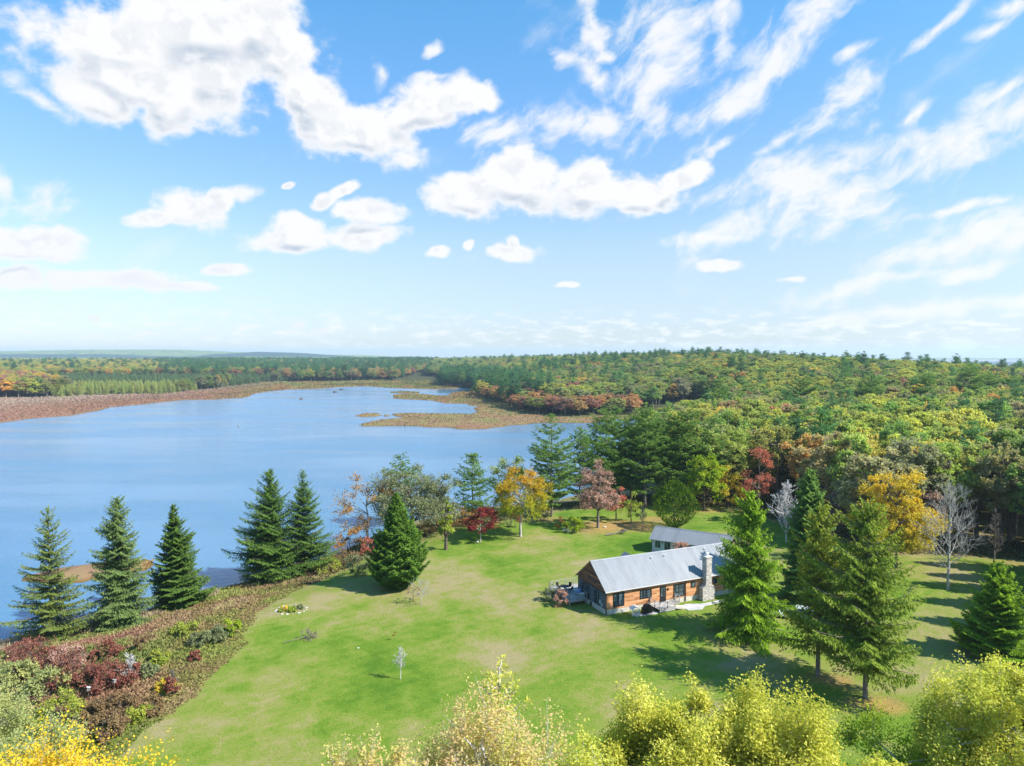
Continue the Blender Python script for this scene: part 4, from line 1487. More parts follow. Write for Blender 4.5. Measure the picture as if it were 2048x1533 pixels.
g = thing('well_shelter', 'small white slatted well cover with a gabled top by the house corner', 'garden shelter', hw(3.7, -1.5, 0.05), HROT - 0.2)
for s in (-1, 1):
    b_ = MB()
    b_.prism([(0, 1.28), (s * 0.62, 0.92), (s * 0.60, 0.86), (0, 1.22)], 'y', -0.55, 0.55)
    b_.build('roof_panel', 'white_paint', g)
for x in (-0.48, 0.48):
    for y in (-0.48, 0.48):
        b_ = MB(); b_.box(x - 0.035, x + 0.035, y - 0.035, y + 0.035, -0.2, 0.96); b_.build('post', 'white_paint', g)
b_ = MB()
for k in range(6):
    x = -0.36 + k * 0.145
    b_.box(x - 0.02, x + 0.02, -0.5, -0.47, 0.1, 0.85)
b_.box(-0.44, 0.44, -0.51, -0.46, 0.05, 0.1)
b_.box(-0.44, 0.44, -0.51, -0.46, 0.85, 0.9)
b_.build('slats', 'white_paint', g)

# deck furniture
g = thing('patio_table', 'round black table on the side deck', 'table', hw(-1.5, 9.3, 0.78), HROT)
b_ = MB(); b_.cyl((0, 0, 0.68), (0, 0, 0.73), 0.72, k=20); b_.build('table_top', 'black_cover', g)
b_ = MB(); b_.cyl((0, 0, 0.0), (0, 0, 0.68), 0.05); b_.cyl((0, 0, 0), (0, 0, 0.04), 0.3); b_.build('pedestal', 'black_cover', g)


def deck_chair(label, u, v, rz, mat, group=None):
    t = thing('patio_chair', label, 'chair', hw(u, v, 0.78), HROT + rz, group)
    b = MB(); b.box(-0.26, 0.26, -0.26, 0.24, 0.40, 0.46); b.build('seat', mat, t)
    b = MB(); b.prism([(0.24, 0.44), (0.30, 0.44), (0.42, 0.98), (0.36, 0.98)], 'x', -0.26, 0.26); b.build('backrest', mat, t)
    for x in (-0.23, 0.23):
        for y in (-0.22, 0.22):
            b = MB(); b.bar((x, y, 0), (x, y, 0.40), 0.035); b.build('leg', 'black_cover', t)
    return t


for k, (a, lab) in enumerate(((0.4, 'black chair at the deck table, on the side away from the house'), (2.0, 'black chair at the deck table, nearest the lake'),
                              (3.6, 'black chair at the deck table, facing the house wall'), (5.2, 'black chair at the deck table, nearest the front rail'))):
    deck_chair(lab, -1.5 + 1.05 * cos(a), 9.3 + 1.05 * sin(a), a - pi / 2, 'black_cover', 'chairs round the deck table')
deck_chair('blue chair on the side deck beside the glass doors', -0.75, 6.6, -1.3, 'blue_cushion')
g = thing('cooler_box', 'pale teal storage box against the end wall on the deck', 'storage box', hw(-0.5, 5.75, 0.78), HROT)
b_ = MB(); b_.box(-0.3, 0.3, -0.25, 0.25, 0.02, 0.5); b_.build('tub', 'teal_box', g)
b_ = MB(); b_.box(-0.33, 0.33, -0.28, 0.28, 0.502, 0.58); b_.build('lid', 'white_paint', g)


def paint(name, col):
    m, nt, b = material(name, 0.22, 0.6)
    b.inputs['Base Color'].default_value = (*col, 1)
    b.inputs['Coat Weight'].default_value = 0.6
    b.inputs['Coat Roughness'].default_value = 0.05


paint('car_white', (0.72, 0.73, 0.74))
paint('car_silver', (0.50, 0.53, 0.56))
plain('tyre', (0.018, 0.018, 0.018), 0.85)
plain('rim', (0.45, 0.45, 0.46), 0.35, 0.5, 0.7)
plain('lamp_lens', (0.75, 0.75, 0.70), 0.15, 0.6)
plain('tail_lens', (0.45, 0.02, 0.02), 0.2, 0.6)


def car(kind, label, cat, loc, rz, mat, L=4.7, W=1.84, H=1.5, prof=None, glass=None):
    import bmesh
    t = thing(kind, label, cat, loc, rz)
    hl = L / 2
    def loft(rings, name, m, smooth=True):
        b = MB()
        n = len(rings[0])
        for r0, r1 in zip(rings[:-1], rings[1:]):
            for i in range(n):
                j = (i + 1) % n
                b.quad(r0[i], r0[j], r1[j], r1[i])
        b.quad(*rings[0]); b.quad(*reversed(rings[-1]))
        return b.build(name, m, t, smooth)
    def ring(x, z0, z1, w, tuck=0.10):
        h = z1 - z0
        half = [(w * 0.90, z0), (w, z0 + h * 0.25), (w, z0 + h * 0.62), (w * (1 - tuck * 0.5), z0 + h * 0.88), (w * (1 - tuck) - 0.04, z1)]
        return [(x, y, z) for y, z in half] + [(x, -y, z) for y, z in reversed(half)]
    w = W / 2
    zb = 0.28
    deckz = prof
    rings = [ring(x * hl, zb + (0.16 if abs(x) > 0.97 else 0), z, w * ww) for x, z, ww in deckz]
    loft(rings, 'body', mat)
    # cabin glasshouse
    gr, roof_x = glass
    grings = []
    for x, z, ww in gr:
        zlo = 0.9
        half = [(w * 0.93, zlo), (w * ww, z)]
        grings.append([(x * hl, y, zz) for y, zz in half] + [(x * hl, -y, zz) for y, zz in reversed(half)])
    loft(grings, 'window', 'window_glass', False)
    b = MB()
    x0, x1, rz_ = roof_x
    b.prism([(x0 * hl, rz_), (x1 * hl, rz_), (x1 * hl - 0.08, rz_ + 0.06), (x0 * hl + 0.08, rz_ + 0.06)], 'y', -w * 0.80, w * 0.80)
    for s in (-1, 1):
        for xa, za, xb in ((gr[0][0] * hl, 0.92, x0 * hl), (gr[-1][0] * hl, 0.92, x1 * hl)):
            b.bar((xa, s * w * 0.93, za), (xb, s * w * 0.80, rz_ + 0.02), 0.07)
        b.bar((0.02 * hl, s * w * 0.935, 0.92), (0.02 * hl, s * w * 0.80, rz_ + 0.02), 0.07)
    b.build('roof', mat, t)
    for xx in (-0.62, 0.62):
        for s in (-1, 1):
            wb = MB(); wb.cyl((xx * hl, s * (w - 0.2), 0.33), (xx * hl, s * (w + 0.012), 0.33), 0.33, k=20)
            wo = wb.build('wheel', 'tyre', t)
            rb = MB(); rb.cyl((xx * hl, s * (w + 0.013), 0.33), (xx * hl, s * (w + 0.02), 0.33), 0.2, k=14); rb.build('rim', 'rim', wo)
    for s in (-1, 1):
        hb = MB(); hb.box(hl * 0.955, hl * 1.0, s * w * 0.72 - 0.16, s * w * 0.72 + 0.16, 0.62, 0.76); hb.build('headlight', 'lamp_lens', t)
        hb = MB(); hb.box(-hl * 1.0, -hl * 0.955, s * w * 0.74 - 0.13, s * w * 0.74 + 0.13, 0.68, 0.84); hb.build('tail_light', 'tail_lens', t)
        hb = MB(); hb.box(0.30 * hl, 0.36 * hl, min(s * w * 0.96, s * (w + 0.16)), max(s * w * 0.96, s * (w + 0.16)), 0.94, 1.06); hb.build('mirror', mat, t)
    hb = MB(); hb.box(hl * 0.985, hl * 1.012, -0.45, 0.45, 0.42, 0.58); hb.build('grille', 'dark_trim', t)
    return t


sedan = [(-1.0, 0.72, 0.80), (-0.97, 0.86, 0.93), (-0.75, 0.94, 1.0), (-0.45, 0.95, 1.0), (0.35, 0.93, 1.0), (0.70, 0.86, 0.98), (0.93, 0.74, 0.90), (1.0, 0.60, 0.78)]
sedan_g = ([(-0.72, 0.96, 0.86), (-0.40, 1.36, 0.80), (0.10, 1.40, 0.80), (0.48, 0.96, 0.86)], (-0.42, 0.14, 1.38))
suv = [(-1.0, 0.9, 0.86), (-0.97, 1.0, 0.95), (-0.6, 1.02, 1.0), (0.4, 1.0, 1.0), (0.72, 0.98, 0.98), (0.95, 0.86, 0.92), (1.0, 0.66, 0.8)]
suv_g = ([(-0.96, 1.0, 0.88), (-0.86, 1.62, 0.82), (0.14, 1.66, 0.82), (0.50, 1.0, 0.88)], (-0.88, 0.18, 1.62))
c0 = ground_at(1534, 1228)
car('parked_car', 'white car parked behind the weeping spruce at the house end', 'car', c0, radians(150), 'car_white', prof=sedan, glass=sedan_g)
c1 = ground_at(1597, 1238)
car('parked_car', 'silver car parked between the weeping spruce and the close pair of spruces', 'car', c1, radians(148), 'car_silver', L=4.8, W=1.92, prof=suv, glass=suv_g)
c2 = ground_at(1537, 1257)
g = thing('propane_tank', 'small white upright gas cylinder beside the weeping spruce trunk', 'gas cylinder', c2)
b_ = MB(); b_.cyl((0, 0, 0.05), (0, 0, 0.15), 0.26, 0.34, 16); b_.cyl((0, 0, 0.15), (0, 0, 0.95), 0.34, k=16, cap=False); b_.cyl((0, 0, 0.95), (0, 0, 1.12), 0.34, 0.16, 16); b_.build('tank', 'white_paint', g)
b_ = MB(); b_.cyl((0, 0, 1.12), (0, 0, 1.26), 0.12, k=10); b_.build('valve_collar', 'flue_metal', g)

# ---------------------------------------------------------------- the trees round the lawn
leaf_material('spruce_dark', [(0.034, 0.070, 0.018), (0.068, 0.130, 0.028), (0.12, 0.205, 0.038), (0.22, 0.31, 0.055)], 0.32)
leaf_material('spruce_blue', [(0.062, 0.100, 0.038), (0.115, 0.175, 0.058), (0.18, 0.25, 0.078), (0.29, 0.36, 0.105)], 0.34)
leaf_material('spruce_olive', [(0.115, 0.135, 0.022), (0.19, 0.225, 0.032), (0.29, 0.33, 0.045), (0.44, 0.46, 0.075)], 0.42)
leaf_material('spruce_bright', [(0.065, 0.13, 0.014), (0.14, 0.25, 0.020), (0.25, 0.39, 0.032), (0.40, 0.52, 0.050)], 0.4)
leaf_material('pine_green', [(0.065, 0.125, 0.036), (0.115, 0.21, 0.052), (0.19, 0.31, 0.070), (0.32, 0.43, 0.10)], 0.36)
leaf_material('leaf_greygreen', [(0.101, 0.123, 0.067), (0.168, 0.196, 0.095), (0.235, 0.263, 0.123), (0.325, 0.336, 0.157)], 0.35)
leaf_material('leaf_rust', [(0.224, 0.112, 0.039), (0.370, 0.190, 0.056), (0.504, 0.269, 0.078), (0.470, 0.370, 0.112)], 0.4)
leaf_material('leaf_maroon', [(0.12, 0.020, 0.022), (0.20, 0.035, 0.035), (0.29, 0.055, 0.050), (0.38, 0.10, 0.08)], 0.4)
leaf_material('leaf_maple', [(0.17, 0.27, 0.03), (0.32, 0.36, 0.03), (0.54, 0.35, 0.035), (0.64, 0.25, 0.035)], 0.42)
leaf_material('leaf_gold', [(0.269, 0.280, 0.034), (0.504, 0.426, 0.045), (0.694, 0.493, 0.056), (0.820, 0.560, 0.101)], 0.45)
leaf_material('leaf_pink', [(0.32, 0.17, 0.13), (0.42, 0.24, 0.19), (0.50, 0.31, 0.25), (0.58, 0.40, 0.31)], 0.35)
leaf_material('leaf_coral', [(0.34, 0.10, 0.07), (0.46, 0.14, 0.10), (0.54, 0.20, 0.14), (0.56, 0.27, 0.19)], 0.4)
leaf_material('leaf_lime', [(0.101, 0.168, 0.011), (0.224, 0.325, 0.022), (0.358, 0.448, 0.034), (0.515, 0.538, 0.056)], 0.42)
leaf_material('leaf_cedar', [(0.030, 0.065, 0.008), (0.075, 0.14, 0.012), (0.15, 0.24, 0.018), (0.27, 0.36, 0.028)], 0.3)
leaf_material('leaf_oak_yellow', [(0.27, 0.28, 0.04), (0.44, 0.44, 0.06), (0.61, 0.58, 0.10), (0.78, 0.71, 0.22)], 0.45)
leaf_material('leaf_birch', [(0.470, 0.381, 0.034), (0.739, 0.493, 0.034), (0.820, 0.582, 0.045), (0.820, 0.627, 0.246)], 0.45)
leaf_material('leaf_mixed', [(0.42, 0.44, 0.12), (0.60, 0.56, 0.18), (0.68, 0.52, 0.26), (0.70, 0.44, 0.32)], 0.5)
leaf_material('leaf_pale', [(0.30, 0.34, 0.06), (0.46, 0.48, 0.08), (0.62, 0.60, 0.11), (0.78, 0.70, 0.20)], 0.5)
leaf_material('leaf_olive', [(0.15, 0.20, 0.035), (0.25, 0.31, 0.05), (0.38, 0.42, 0.07), (0.56, 0.52, 0.10)], 0.42)
leaf_material('spruce_mid', [(0.035, 0.085, 0.016), (0.07, 0.15, 0.024), (0.125, 0.23, 0.032), (0.22, 0.34, 0.048)], 0.3)
leaf_material('leaf_sage', [(0.22, 0.26, 0.10), (0.33, 0.37, 0.14), (0.44, 0.46, 0.18), (0.56, 0.52, 0.20)], 0.45)
leaf_material('spruce_sage', [(0.07, 0.10, 0.028), (0.125, 0.17, 0.042), (0.20, 0.25, 0.058), (0.31, 0.35, 0.085)], 0.35)
leaf_material('spruce_moss', [(0.080, 0.120, 0.020), (0.14, 0.20, 0.030), (0.235, 0.31, 0.045), (0.37, 0.43, 0.07)], 0.4)
leaf_material('leaf_brown', [(0.13, 0.085, 0.04), (0.20, 0.13, 0.065), (0.27, 0.18, 0.09), (0.33, 0.25, 0.12)], 0.35)
leaf_material('leaf_wine', [(0.13, 0.045, 0.035), (0.22, 0.075, 0.055), (0.30, 0.12, 0.085), (0.36, 0.20, 0.13)], 0.35)
bark_material('bark_white', (0.40, 0.38, 0.37), (0.62, 0.60, 0.58))
bark_material('bark_purple', (0.22, 0.14, 0.14), (0.36, 0.25, 0.23))

def at_px(px, py, hint=3.9):
    return ground_at(px, py, hint)


def height_of(base, top_py):
    """tree height from the photo row of its top, for a tree standing at base"""
    d = base[1]
    r = ray(1024, top_py)
    return CAM_H + r[2] / r[1] * d - base[2]


def width_m(base, px):
    return px / F_PX * base[1]


def put_spruce(px, py, top, wpx, label, mat, seed, group=None, fn=spruce, bark='bark_grey', kind='spruce_tree', **kw):
    b = at_px(px, py)
    H = height_of(b, top)
    R = width_m(b, wpx) / 2
    return plant(kind, label, 'tree', b, fn(seed, H, R, **kw), mat, bark, rz=seed * 1.3, group=group)


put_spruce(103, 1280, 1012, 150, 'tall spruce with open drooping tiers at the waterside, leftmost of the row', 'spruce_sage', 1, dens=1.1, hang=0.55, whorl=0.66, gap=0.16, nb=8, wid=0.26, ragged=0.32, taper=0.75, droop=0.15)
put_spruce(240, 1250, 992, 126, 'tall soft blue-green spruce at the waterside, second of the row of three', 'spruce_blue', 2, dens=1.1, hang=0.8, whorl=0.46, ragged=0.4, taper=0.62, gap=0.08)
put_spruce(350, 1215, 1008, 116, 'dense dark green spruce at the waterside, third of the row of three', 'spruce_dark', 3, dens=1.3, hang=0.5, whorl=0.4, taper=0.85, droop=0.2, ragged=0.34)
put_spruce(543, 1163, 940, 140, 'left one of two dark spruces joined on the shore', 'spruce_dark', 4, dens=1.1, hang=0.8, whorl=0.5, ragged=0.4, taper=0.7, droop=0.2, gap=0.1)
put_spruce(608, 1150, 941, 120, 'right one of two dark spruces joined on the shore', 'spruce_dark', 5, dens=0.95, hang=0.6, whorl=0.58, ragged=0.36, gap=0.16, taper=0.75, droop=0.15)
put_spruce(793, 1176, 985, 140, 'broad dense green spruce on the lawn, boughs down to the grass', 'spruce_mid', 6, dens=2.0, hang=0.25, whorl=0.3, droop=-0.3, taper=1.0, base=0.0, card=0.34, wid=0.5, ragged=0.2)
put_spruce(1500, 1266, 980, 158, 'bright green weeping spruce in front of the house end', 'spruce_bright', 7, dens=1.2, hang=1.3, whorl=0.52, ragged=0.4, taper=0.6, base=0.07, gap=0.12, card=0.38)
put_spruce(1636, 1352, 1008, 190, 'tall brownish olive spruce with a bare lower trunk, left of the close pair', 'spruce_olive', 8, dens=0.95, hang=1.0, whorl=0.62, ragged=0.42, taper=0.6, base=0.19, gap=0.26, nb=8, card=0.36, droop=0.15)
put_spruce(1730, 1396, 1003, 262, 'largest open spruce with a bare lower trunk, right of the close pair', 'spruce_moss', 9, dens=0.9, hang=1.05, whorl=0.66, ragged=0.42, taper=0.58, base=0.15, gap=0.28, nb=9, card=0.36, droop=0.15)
put_spruce(1617, 1205, 938, 128, 'dark green conifer standing behind the close pair of spruces', 'pine_green', 10, dens=1.5, hang=0.6, whorl=0.4, taper=0.62, ragged=0.2)
_sp = [o for o in COL.objects if o.get('label', '').startswith('dark green conifer standing behind')][0]
for k, (x, y, h) in enumerate([(84, 102, 1.05), (92, 113, 1.1), (79, 95, 1.0), (90, 106, 1.1), (88, 90, 1.1), (75, 88, 1.0), (99, 121, 1.1), (98, 98, 1.15), (70, 81, 0.85)]):
    copy_thing(_sp, (x, y, float(gz([(x, y)])[0])), k * 1.7, h, 'dark spruce past the right border of the lawn, shading the grass', 'spruces past the right border')
put_spruce(1990, 1316, 1125, 150, 'young bright spruce at the right edge with low spreading boughs', 'spruce_bright', 11, dens=1.5, hang=0.4, whorl=0.38, taper=0.75, ragged=0.36, base=0.02, droop=0.1)


def hgrad(geo, w=0.55):
    """leaf colour drifts with height in the crown (autumn turns the top first)"""
    (V, F), wood, sh = geo
    z = V.reshape(-1, 4, 3)[:, :, 2].mean(1)
    z = (z - z.min()) / (z.max() - z.min())
    return (V, F), wood, np.clip(sh * (1 - w) + z * w, 0, 1)


def put_broad(px, py, top, wpx, label, mat, seed, kind='broadleaf_tree', cat='tree', bark='bark_brown', grad=0.0, group=None, sink=0.0, **kw):
    b = at_px(px, py)
    H = height_of(b, top) + sink
    b[2] -= sink
    R = width_m(b, wpx) / 2
    geo = broadleaf(seed, H, R, **kw)
    if grad:
        geo = hgrad(geo, grad)
    return plant(kind, label, cat, b, geo, mat, bark, rz=0, group=group)


def put_bare(px, py, top, label, seed, bark='bark_pale', kind='bare_tree', cat='tree', rot=None, **kw):
    b = at_px(px, py)
    H = height_of(b, top)
    t = thing(kind, label, cat, b, seed * 0.7)
    w = bare_tree(seed, H, **kw)
    link('trunk', make_mesh('trunk', w[0], w[1], MATS[bark], smooth=True), t)
    return t


MED = dict(lobes=70, tips=16, leaves=12, ls=0.34, lobe_r=0.32)
# the point of land left of the lawn
put_spruce(802, 1050, 903, 92, 'rounded white pine top rising behind the grey-green tree on the shore', 'pine_green', 21, fn=pine, kind='pine_tree', limbs=50)
put_broad(735, 1098, 938, 118, 'sparse russet tree leaning over the water left of the broad spruce', 'leaf_rust', 22, cb=0.1, lobes=22, tips=20, leaves=8, ls=0.34, bark='bark_pale', bare=0.25, twig=0.03)
put_broad(822, 1082, 926, 180, 'wide grey-green tree with thin foliage behind the broad spruce', 'leaf_greygreen', 23, cb=0.12, lobes=80, tips=20, leaves=11, lobe_r=0.32, ls=0.34, bark='bark_grey', bare=0.1, twig=0.03)
put_broad(880, 1066, 936, 84, 'narrow grey-green tree at the water, right of the wide grey one', 'leaf_greygreen', 24, cb=0.1, lobes=20, tips=24, leaves=9, ls=0.34, twig=0.03, bare=0.15)
put_broad(700, 1112, 1050, 60, 'low orange-brown bush at the foot of the russet tree', 'leaf_rust', 25, kind='bush', cat='bush', cb=0.02, lobes=12, tips=18, leaves=8, ls=0.3)
put_broad(738, 1112, 1072, 44, 'small red bush half hidden left of the broad spruce', 'leaf_coral', 26, kind='bush', cat='bush', cb=0.02, lobes=10, tips=18, leaves=8, ls=0.25)
put_broad(892, 1100, 984, 34, 'slim ivy-clad trunk standing on the lawn edge', 'leaf_olive', 27, cb=0.08, lobes=24, tips=16, leaves=8, ls=0.3, lobe_r=0.5, shape='tall', trunk_r=0.3)
put_spruce(945, 1042, 907, 86, 'young blue-green pine between the grey tree and the orange maple', 'pine_green', 28, fn=pine, kind='pine_tree', limbs=60, cb=0.1)
put_broad(1018, 1026, 906, 92, 'dark green oak at the water behind the orange maple', 'leaf_olive', 29, cb=0.2, lobes=24, tips=22, leaves=9, ls=0.36, bark='bark_brown', bare=0.1)
put_broad(961, 1084, 1010, 66, 'small dark red maple on the lawn', 'leaf_maroon', 30, kind='maple_tree', cb=0.18, lobes=26, tips=24, leaves=10, ls=0.26, bark='bark_pale', flat=0.8)
put_broad(1041, 1074, 934, 108, 'orange and yellow maple with a straight grey trunk on the lawn', 'leaf_maple', 31, kind='maple_tree', grad=0.6, cb=0.17, lobes=90, tips=20, leaves=12, ls=0.26, lobe_r=0.34, mid=0.55, bark='bark_pale')
put_broad(1030, 1056, 1018, 26, 'small crimson bush behind the trunk of the orange maple', 'leaf_coral', 32, kind='bush', cat='bush', cb=0.02, lobes=8, tips=14, leaves=8, ls=0.22)
for k, (px, py, tp, w) in enumerate([(915, 1056, 1022, 60), (1000, 1052, 1018, 56), (935, 1050, 1016, 60), (1075, 1040, 1000, 60), (860, 1066, 1030, 60)]):
    put_broad(px, py, tp, w, ['brown brushwood left of the small red maple at the water', 'brown brushwood under the orange maple at the water', 'dark brushwood behind the small red maple',
              'brown brushwood right of the orange maple at the water', 'brown brushwood below the narrow grey-green tree'][k], ['leaf_rust', 'leaf_greygreen'][k % 2], 40 + k, kind='bush', cat='bush', cb=0.02, lobes=12, tips=14, leaves=7, ls=0.28, bare=0.3, twig=0.02,
              group='brushwood along the shore')
# tall white pines between lawn and inlet
PL = ['tall white pine at the water, leftmost of the pine stand', 'white pine just right of the leftmost tall pine', 'broad tall white pine behind the pink-leaved cypress', 'white pine right of the cypress, in the middle of the stand',
      'tall white pine above the red-leaved bush', 'white pine left of the round clipped-looking cedar', 'white pine standing behind the round cedar', 'slender white pine second from the right end of the stand', 'white pine at the right end of the stand by the yellow tree']
for k, (px, py, tp, w) in enumerate([(1103, 1034, 826, 112), (1160, 1018, 852, 84), (1212, 1010, 806, 128), (1262, 1004, 826, 96), (1290, 1012, 802, 112), (1328, 1006, 812, 100), (1372, 1008, 800, 110), (1238, 996, 812, 96), (1420, 1004, 830, 90)]):
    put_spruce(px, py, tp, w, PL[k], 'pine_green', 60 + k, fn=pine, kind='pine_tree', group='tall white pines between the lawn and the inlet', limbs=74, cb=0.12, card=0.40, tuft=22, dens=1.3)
# big pines and a gold crown that stand up out of the wood
for k, (px, py, tp, w, lab) in enumerate([(1438, 862, 756, 62, 'lone tall pine standing up out of the wood above the yellow-green tree'), (1500, 905, 800, 80, 'bushy pine just behind the front of the wood, above the dark red tree'),
                                          (1606, 850, 744, 66, 'tall ragged pine above the gold crown in the wood'), (1742, 842, 742, 64, 'tall flat-topped pine in the wood above the big golden tree'),
                                          (1850, 838, 746, 76, 'wide-armed pine in the wood above the bare grey tree'), (1940, 830, 724, 70, 'tallest pine on the right, breaking the skyline'),
                                          (1975, 826, 748, 74, 'broad pine right beside the tallest one on the skyline'), (2022, 822, 752, 70, 'skyline pine nearest the right edge'), (1690, 800, 745, 40, 'small dark pine between two taller ones in the far wood')]):
    put_spruce(px, py, tp, w, lab, 'pine_green', 110 + k, fn=pine, kind='pine_tree', limbs=60, cb=0.2, card=0.55, tuft=18, irregular=0.5)
put_broad(1608, 918, 824, 84, 'bright gold crown amid the olive trees of the wood', 'leaf_gold', 125, cb=0.15, **MED)
# round the back of the lawn
put_broad(1196, 1056, 905, 100, 'thin pinkish brown cypress with bare lower limbs behind the lawn', 'leaf_pink', 71, kind='cypress_tree', cb=0.14, lobes=70, tips=20, leaves=9, ls=0.28, lobe_r=0.3, bark='bark_grey', shape='tall', bare=0.12, mid=0.72, twig=0.03)
put_broad(1232, 1042, 965, 50, 'coral red tree beside the pinkish cypress', 'leaf_coral', 72, cb=0.12, lobes=18, tips=20, leaves=9, ls=0.3, shape='tall')
put_broad(1262, 1046, 985, 50, 'small green-brown tree right of the coral red tree', 'leaf_olive', 73, cb=0.12, lobes=16, tips=16, leaves=8, ls=0.3, bare=0.3)
put_bare(1286, 1057, 1008, 'small purplish bare tree on the leaf-strewn grass', 74, bark='bark_purple', spread=0.42, n0=16, twig=0.02)
put_spruce(1349, 1058, 961, 88, 'dense egg-shaped cedar at the back corner of the outbuilding', 'leaf_cedar', 75, fn=ovoid, kind='cedar_tree', bark='bark_brown')
put_broad(1148, 1065, 1028, 40, 'bright green bush on the lawn below the cypress', 'leaf_lime', 76, kind='bush', cat='bush', cb=0.05, lobes=14, tips=20, leaves=9, ls=0.24)
put_broad(1124, 1060, 1036, 26, 'dark reddish bush beside the bright green one', 'leaf_rust', 77, kind='bush', cat='bush', cb=0.03, lobes=8, tips=16, leaves=8, ls=0.22, bare=0.2)
put_broad(1359, 1132, 1084, 42, 'small pale pink tree in front of the outbuilding', 'leaf_pink', 78, cb=0.3, lobes=18, tips=20, leaves=9, ls=0.22, flat=0.7, bark='bark_grey')
put_broad(1408, 1022, 900, 84, 'bright yellow-green tree behind the round cedar', 'leaf_lime', 79, cb=0.05, **MED)
put_broad(1455, 1018, 925, 74, 'dull yellow tree between the yellow-green one and the dark red one', 'leaf_gold', 80, cb=0.05, lobes=20, tips=22, leaves=9, ls=0.34, bare=0.15)
put_broad(1517, 1022, 882, 76, 'dark red tree in the edge of the wood', 'leaf_coral', 81, cb=0.05, lobes=26, tips=22, leaves=9, ls=0.32, bark='bark_grey', shape='tall', bare=0.15, grad=0.0)
put_bare(1572, 1085, 962, 'white-limbed bare tree in the edge of the wood', 82, bark='bark_white', spread=0.5, n0=22, first=0.12, twig=0.04)
put_bare(1668, 1090, 980, 'grey bare tree between the dark conifer and the gold tree', 83, bark='bark_grey', spread=0.42, n0=22, first=0.1, twig=0.035)
put_broad(1792, 1135, 946, 152, 'big golden yellow tree behind the close pair of spruces', 'leaf_gold', 84, cb=0.1, lobes=110, tips=20, leaves=11, ls=0.34, lobe_r=0.28, bark='bark_grey', grad=0.35, shoots=0.5)
put_broad(1846, 1092, 958, 96, 'sparse pink-grey tree behind the gold one', 'leaf_pink', 85, cb=0.1, lobes=26, tips=22, leaves=8, ls=0.3, bare=0.25, twig=0.03, bark='bark_grey')
put_bare(1896, 1180, 956, 'large bare grey tree on the right lawn', 86, bark='bark_pale', spread=0.46, n0=30, first=0.2, twig=0.02, up=0.5)
put_bare(1988, 1128, 1008, 'slim bare sapling right of the large bare tree', 87, bark='bark_grey', spread=0.24, n0=24, first=0.15, twig=0.02, up=0.5)
# by the deck
put_broad(1124, 1213, 1178, 36, 'dark red bush in a bark mulch bed by the deck', 'leaf_pink', 88, kind='bush', cat='bush', cb=0.05, lobes=12, tips=22, leaves=8, ls=0.16, twig=0.015)
put_broad(1098, 1202, 1176, 32, 'grey-green bush by the deck steps', 'leaf_greygreen', 89, kind='bush', cat='bush', cb=0.03, lobes=12, tips=20, leaves=8, ls=0.16)
put_broad(1452, 1236, 1202, 44, 'low green bush left of the weeping spruce', 'leaf_olive', 90, kind='bush', cat='bush', cb=0.03, lobes=12, tips=22, leaves=8, ls=0.18)
put_broad(1533, 1262, 1240, 26, 'low green bush right of the weeping spruce trunk', 'leaf_olive', 91, kind='bush', cat='bush', cb=0.03, lobes=10, tips=16, leaves=8, ls=0.16)
# the open lawn
put_bare(843, 1211, 1158, 'crooked little fruit tree in front of the broad spruce', 92, bark='bark_pale', spread=0.7, n0=16, first=0.25, twig=0.012, up=0.35, kids=4)
put_broad(826, 1204, 1166, 34, 'reddish leafy shoots left of the crooked fruit tree', 'leaf_pink', 93, kind='bush', cat='bush', cb=0.15, lobes=8, tips=10, leaves=5, ls=0.14, twig=0.015, bare=0.3)
put_bare(801, 1359, 1290, 'thin white bare sapling alone on the lawn', 94, bark='bark_white', spread=0.34, n0=22, first=0.3, twig=0.012, up=0.6)
put_broad(790, 1281, 1262, 12, 'tiny reddish brown seedling on the lawn', 'leaf_rust', 95, kind='seedling', cat='seedling', cb=0.1, lobes=5, tips=7, leaves=5, ls=0.1, twig=0.012)


def fallen(px, py, label, seed, L, az, bark, kind='fallen_branch', sc=1.0, **kw):
    b = at_px(px, py)
    w = bare_tree(seed, L, **kw)
    o = link(kind, make_mesh(kind, w[0], w[1], MATS[bark], smooth=True), None, (b[0], b[1], b[2] + 0.15))
    o.rotation_euler = (0, radians(84), az)
    return tag(o, label, 'branch' if kind == 'fallen_branch' else 'log')


fallen(572, 1287, 'grey fallen branch lying on the left lawn', 96, 4.0, radians(28), 'bark_grey', spread=0.5, n0=14, first=0.45, twig=0.018, up=0.3)
fallen(1214, 1072, 'weathered fallen log with broken twigs behind the house', 97, 4.8, radians(24), 'bark_grey', kind='fallen_log', spread=0.32, n0=14, first=0.55, twig=0.03, r0=0.16)


def stone(label, c, r, seed, group=None, mat='stone_pale'):
    rng = np.random.default_rng(seed)
    import bmesh
    bm = bmesh.new()
    bmesh.ops.create_icosphere(bm, subdivisions=2, radius=1)
    for v in bm.verts:
        n = v.co.copy()
        k = 1 + 0.22 * math.sin(n.x * 3.1 + seed) + 0.18 * math.sin(n.y * 4.3 + seed * 2.1) + 0.12 * math.sin(n.z * 5 + seed)
        v.co = (n.x * r * k * 1.2, n.y * r * k, n.z * r * 0.62 * k)
    me = bpy.data.meshes.new('stone')
    bm.to_mesh(me)
    bm.free()
    me.materials.append(MATS[mat])
    o = link('stone', me, None, (c[0], c[1], c[2] + r * 0.25), rng.uniform(0, 6))
    return tag(o, label, 'stone', group)


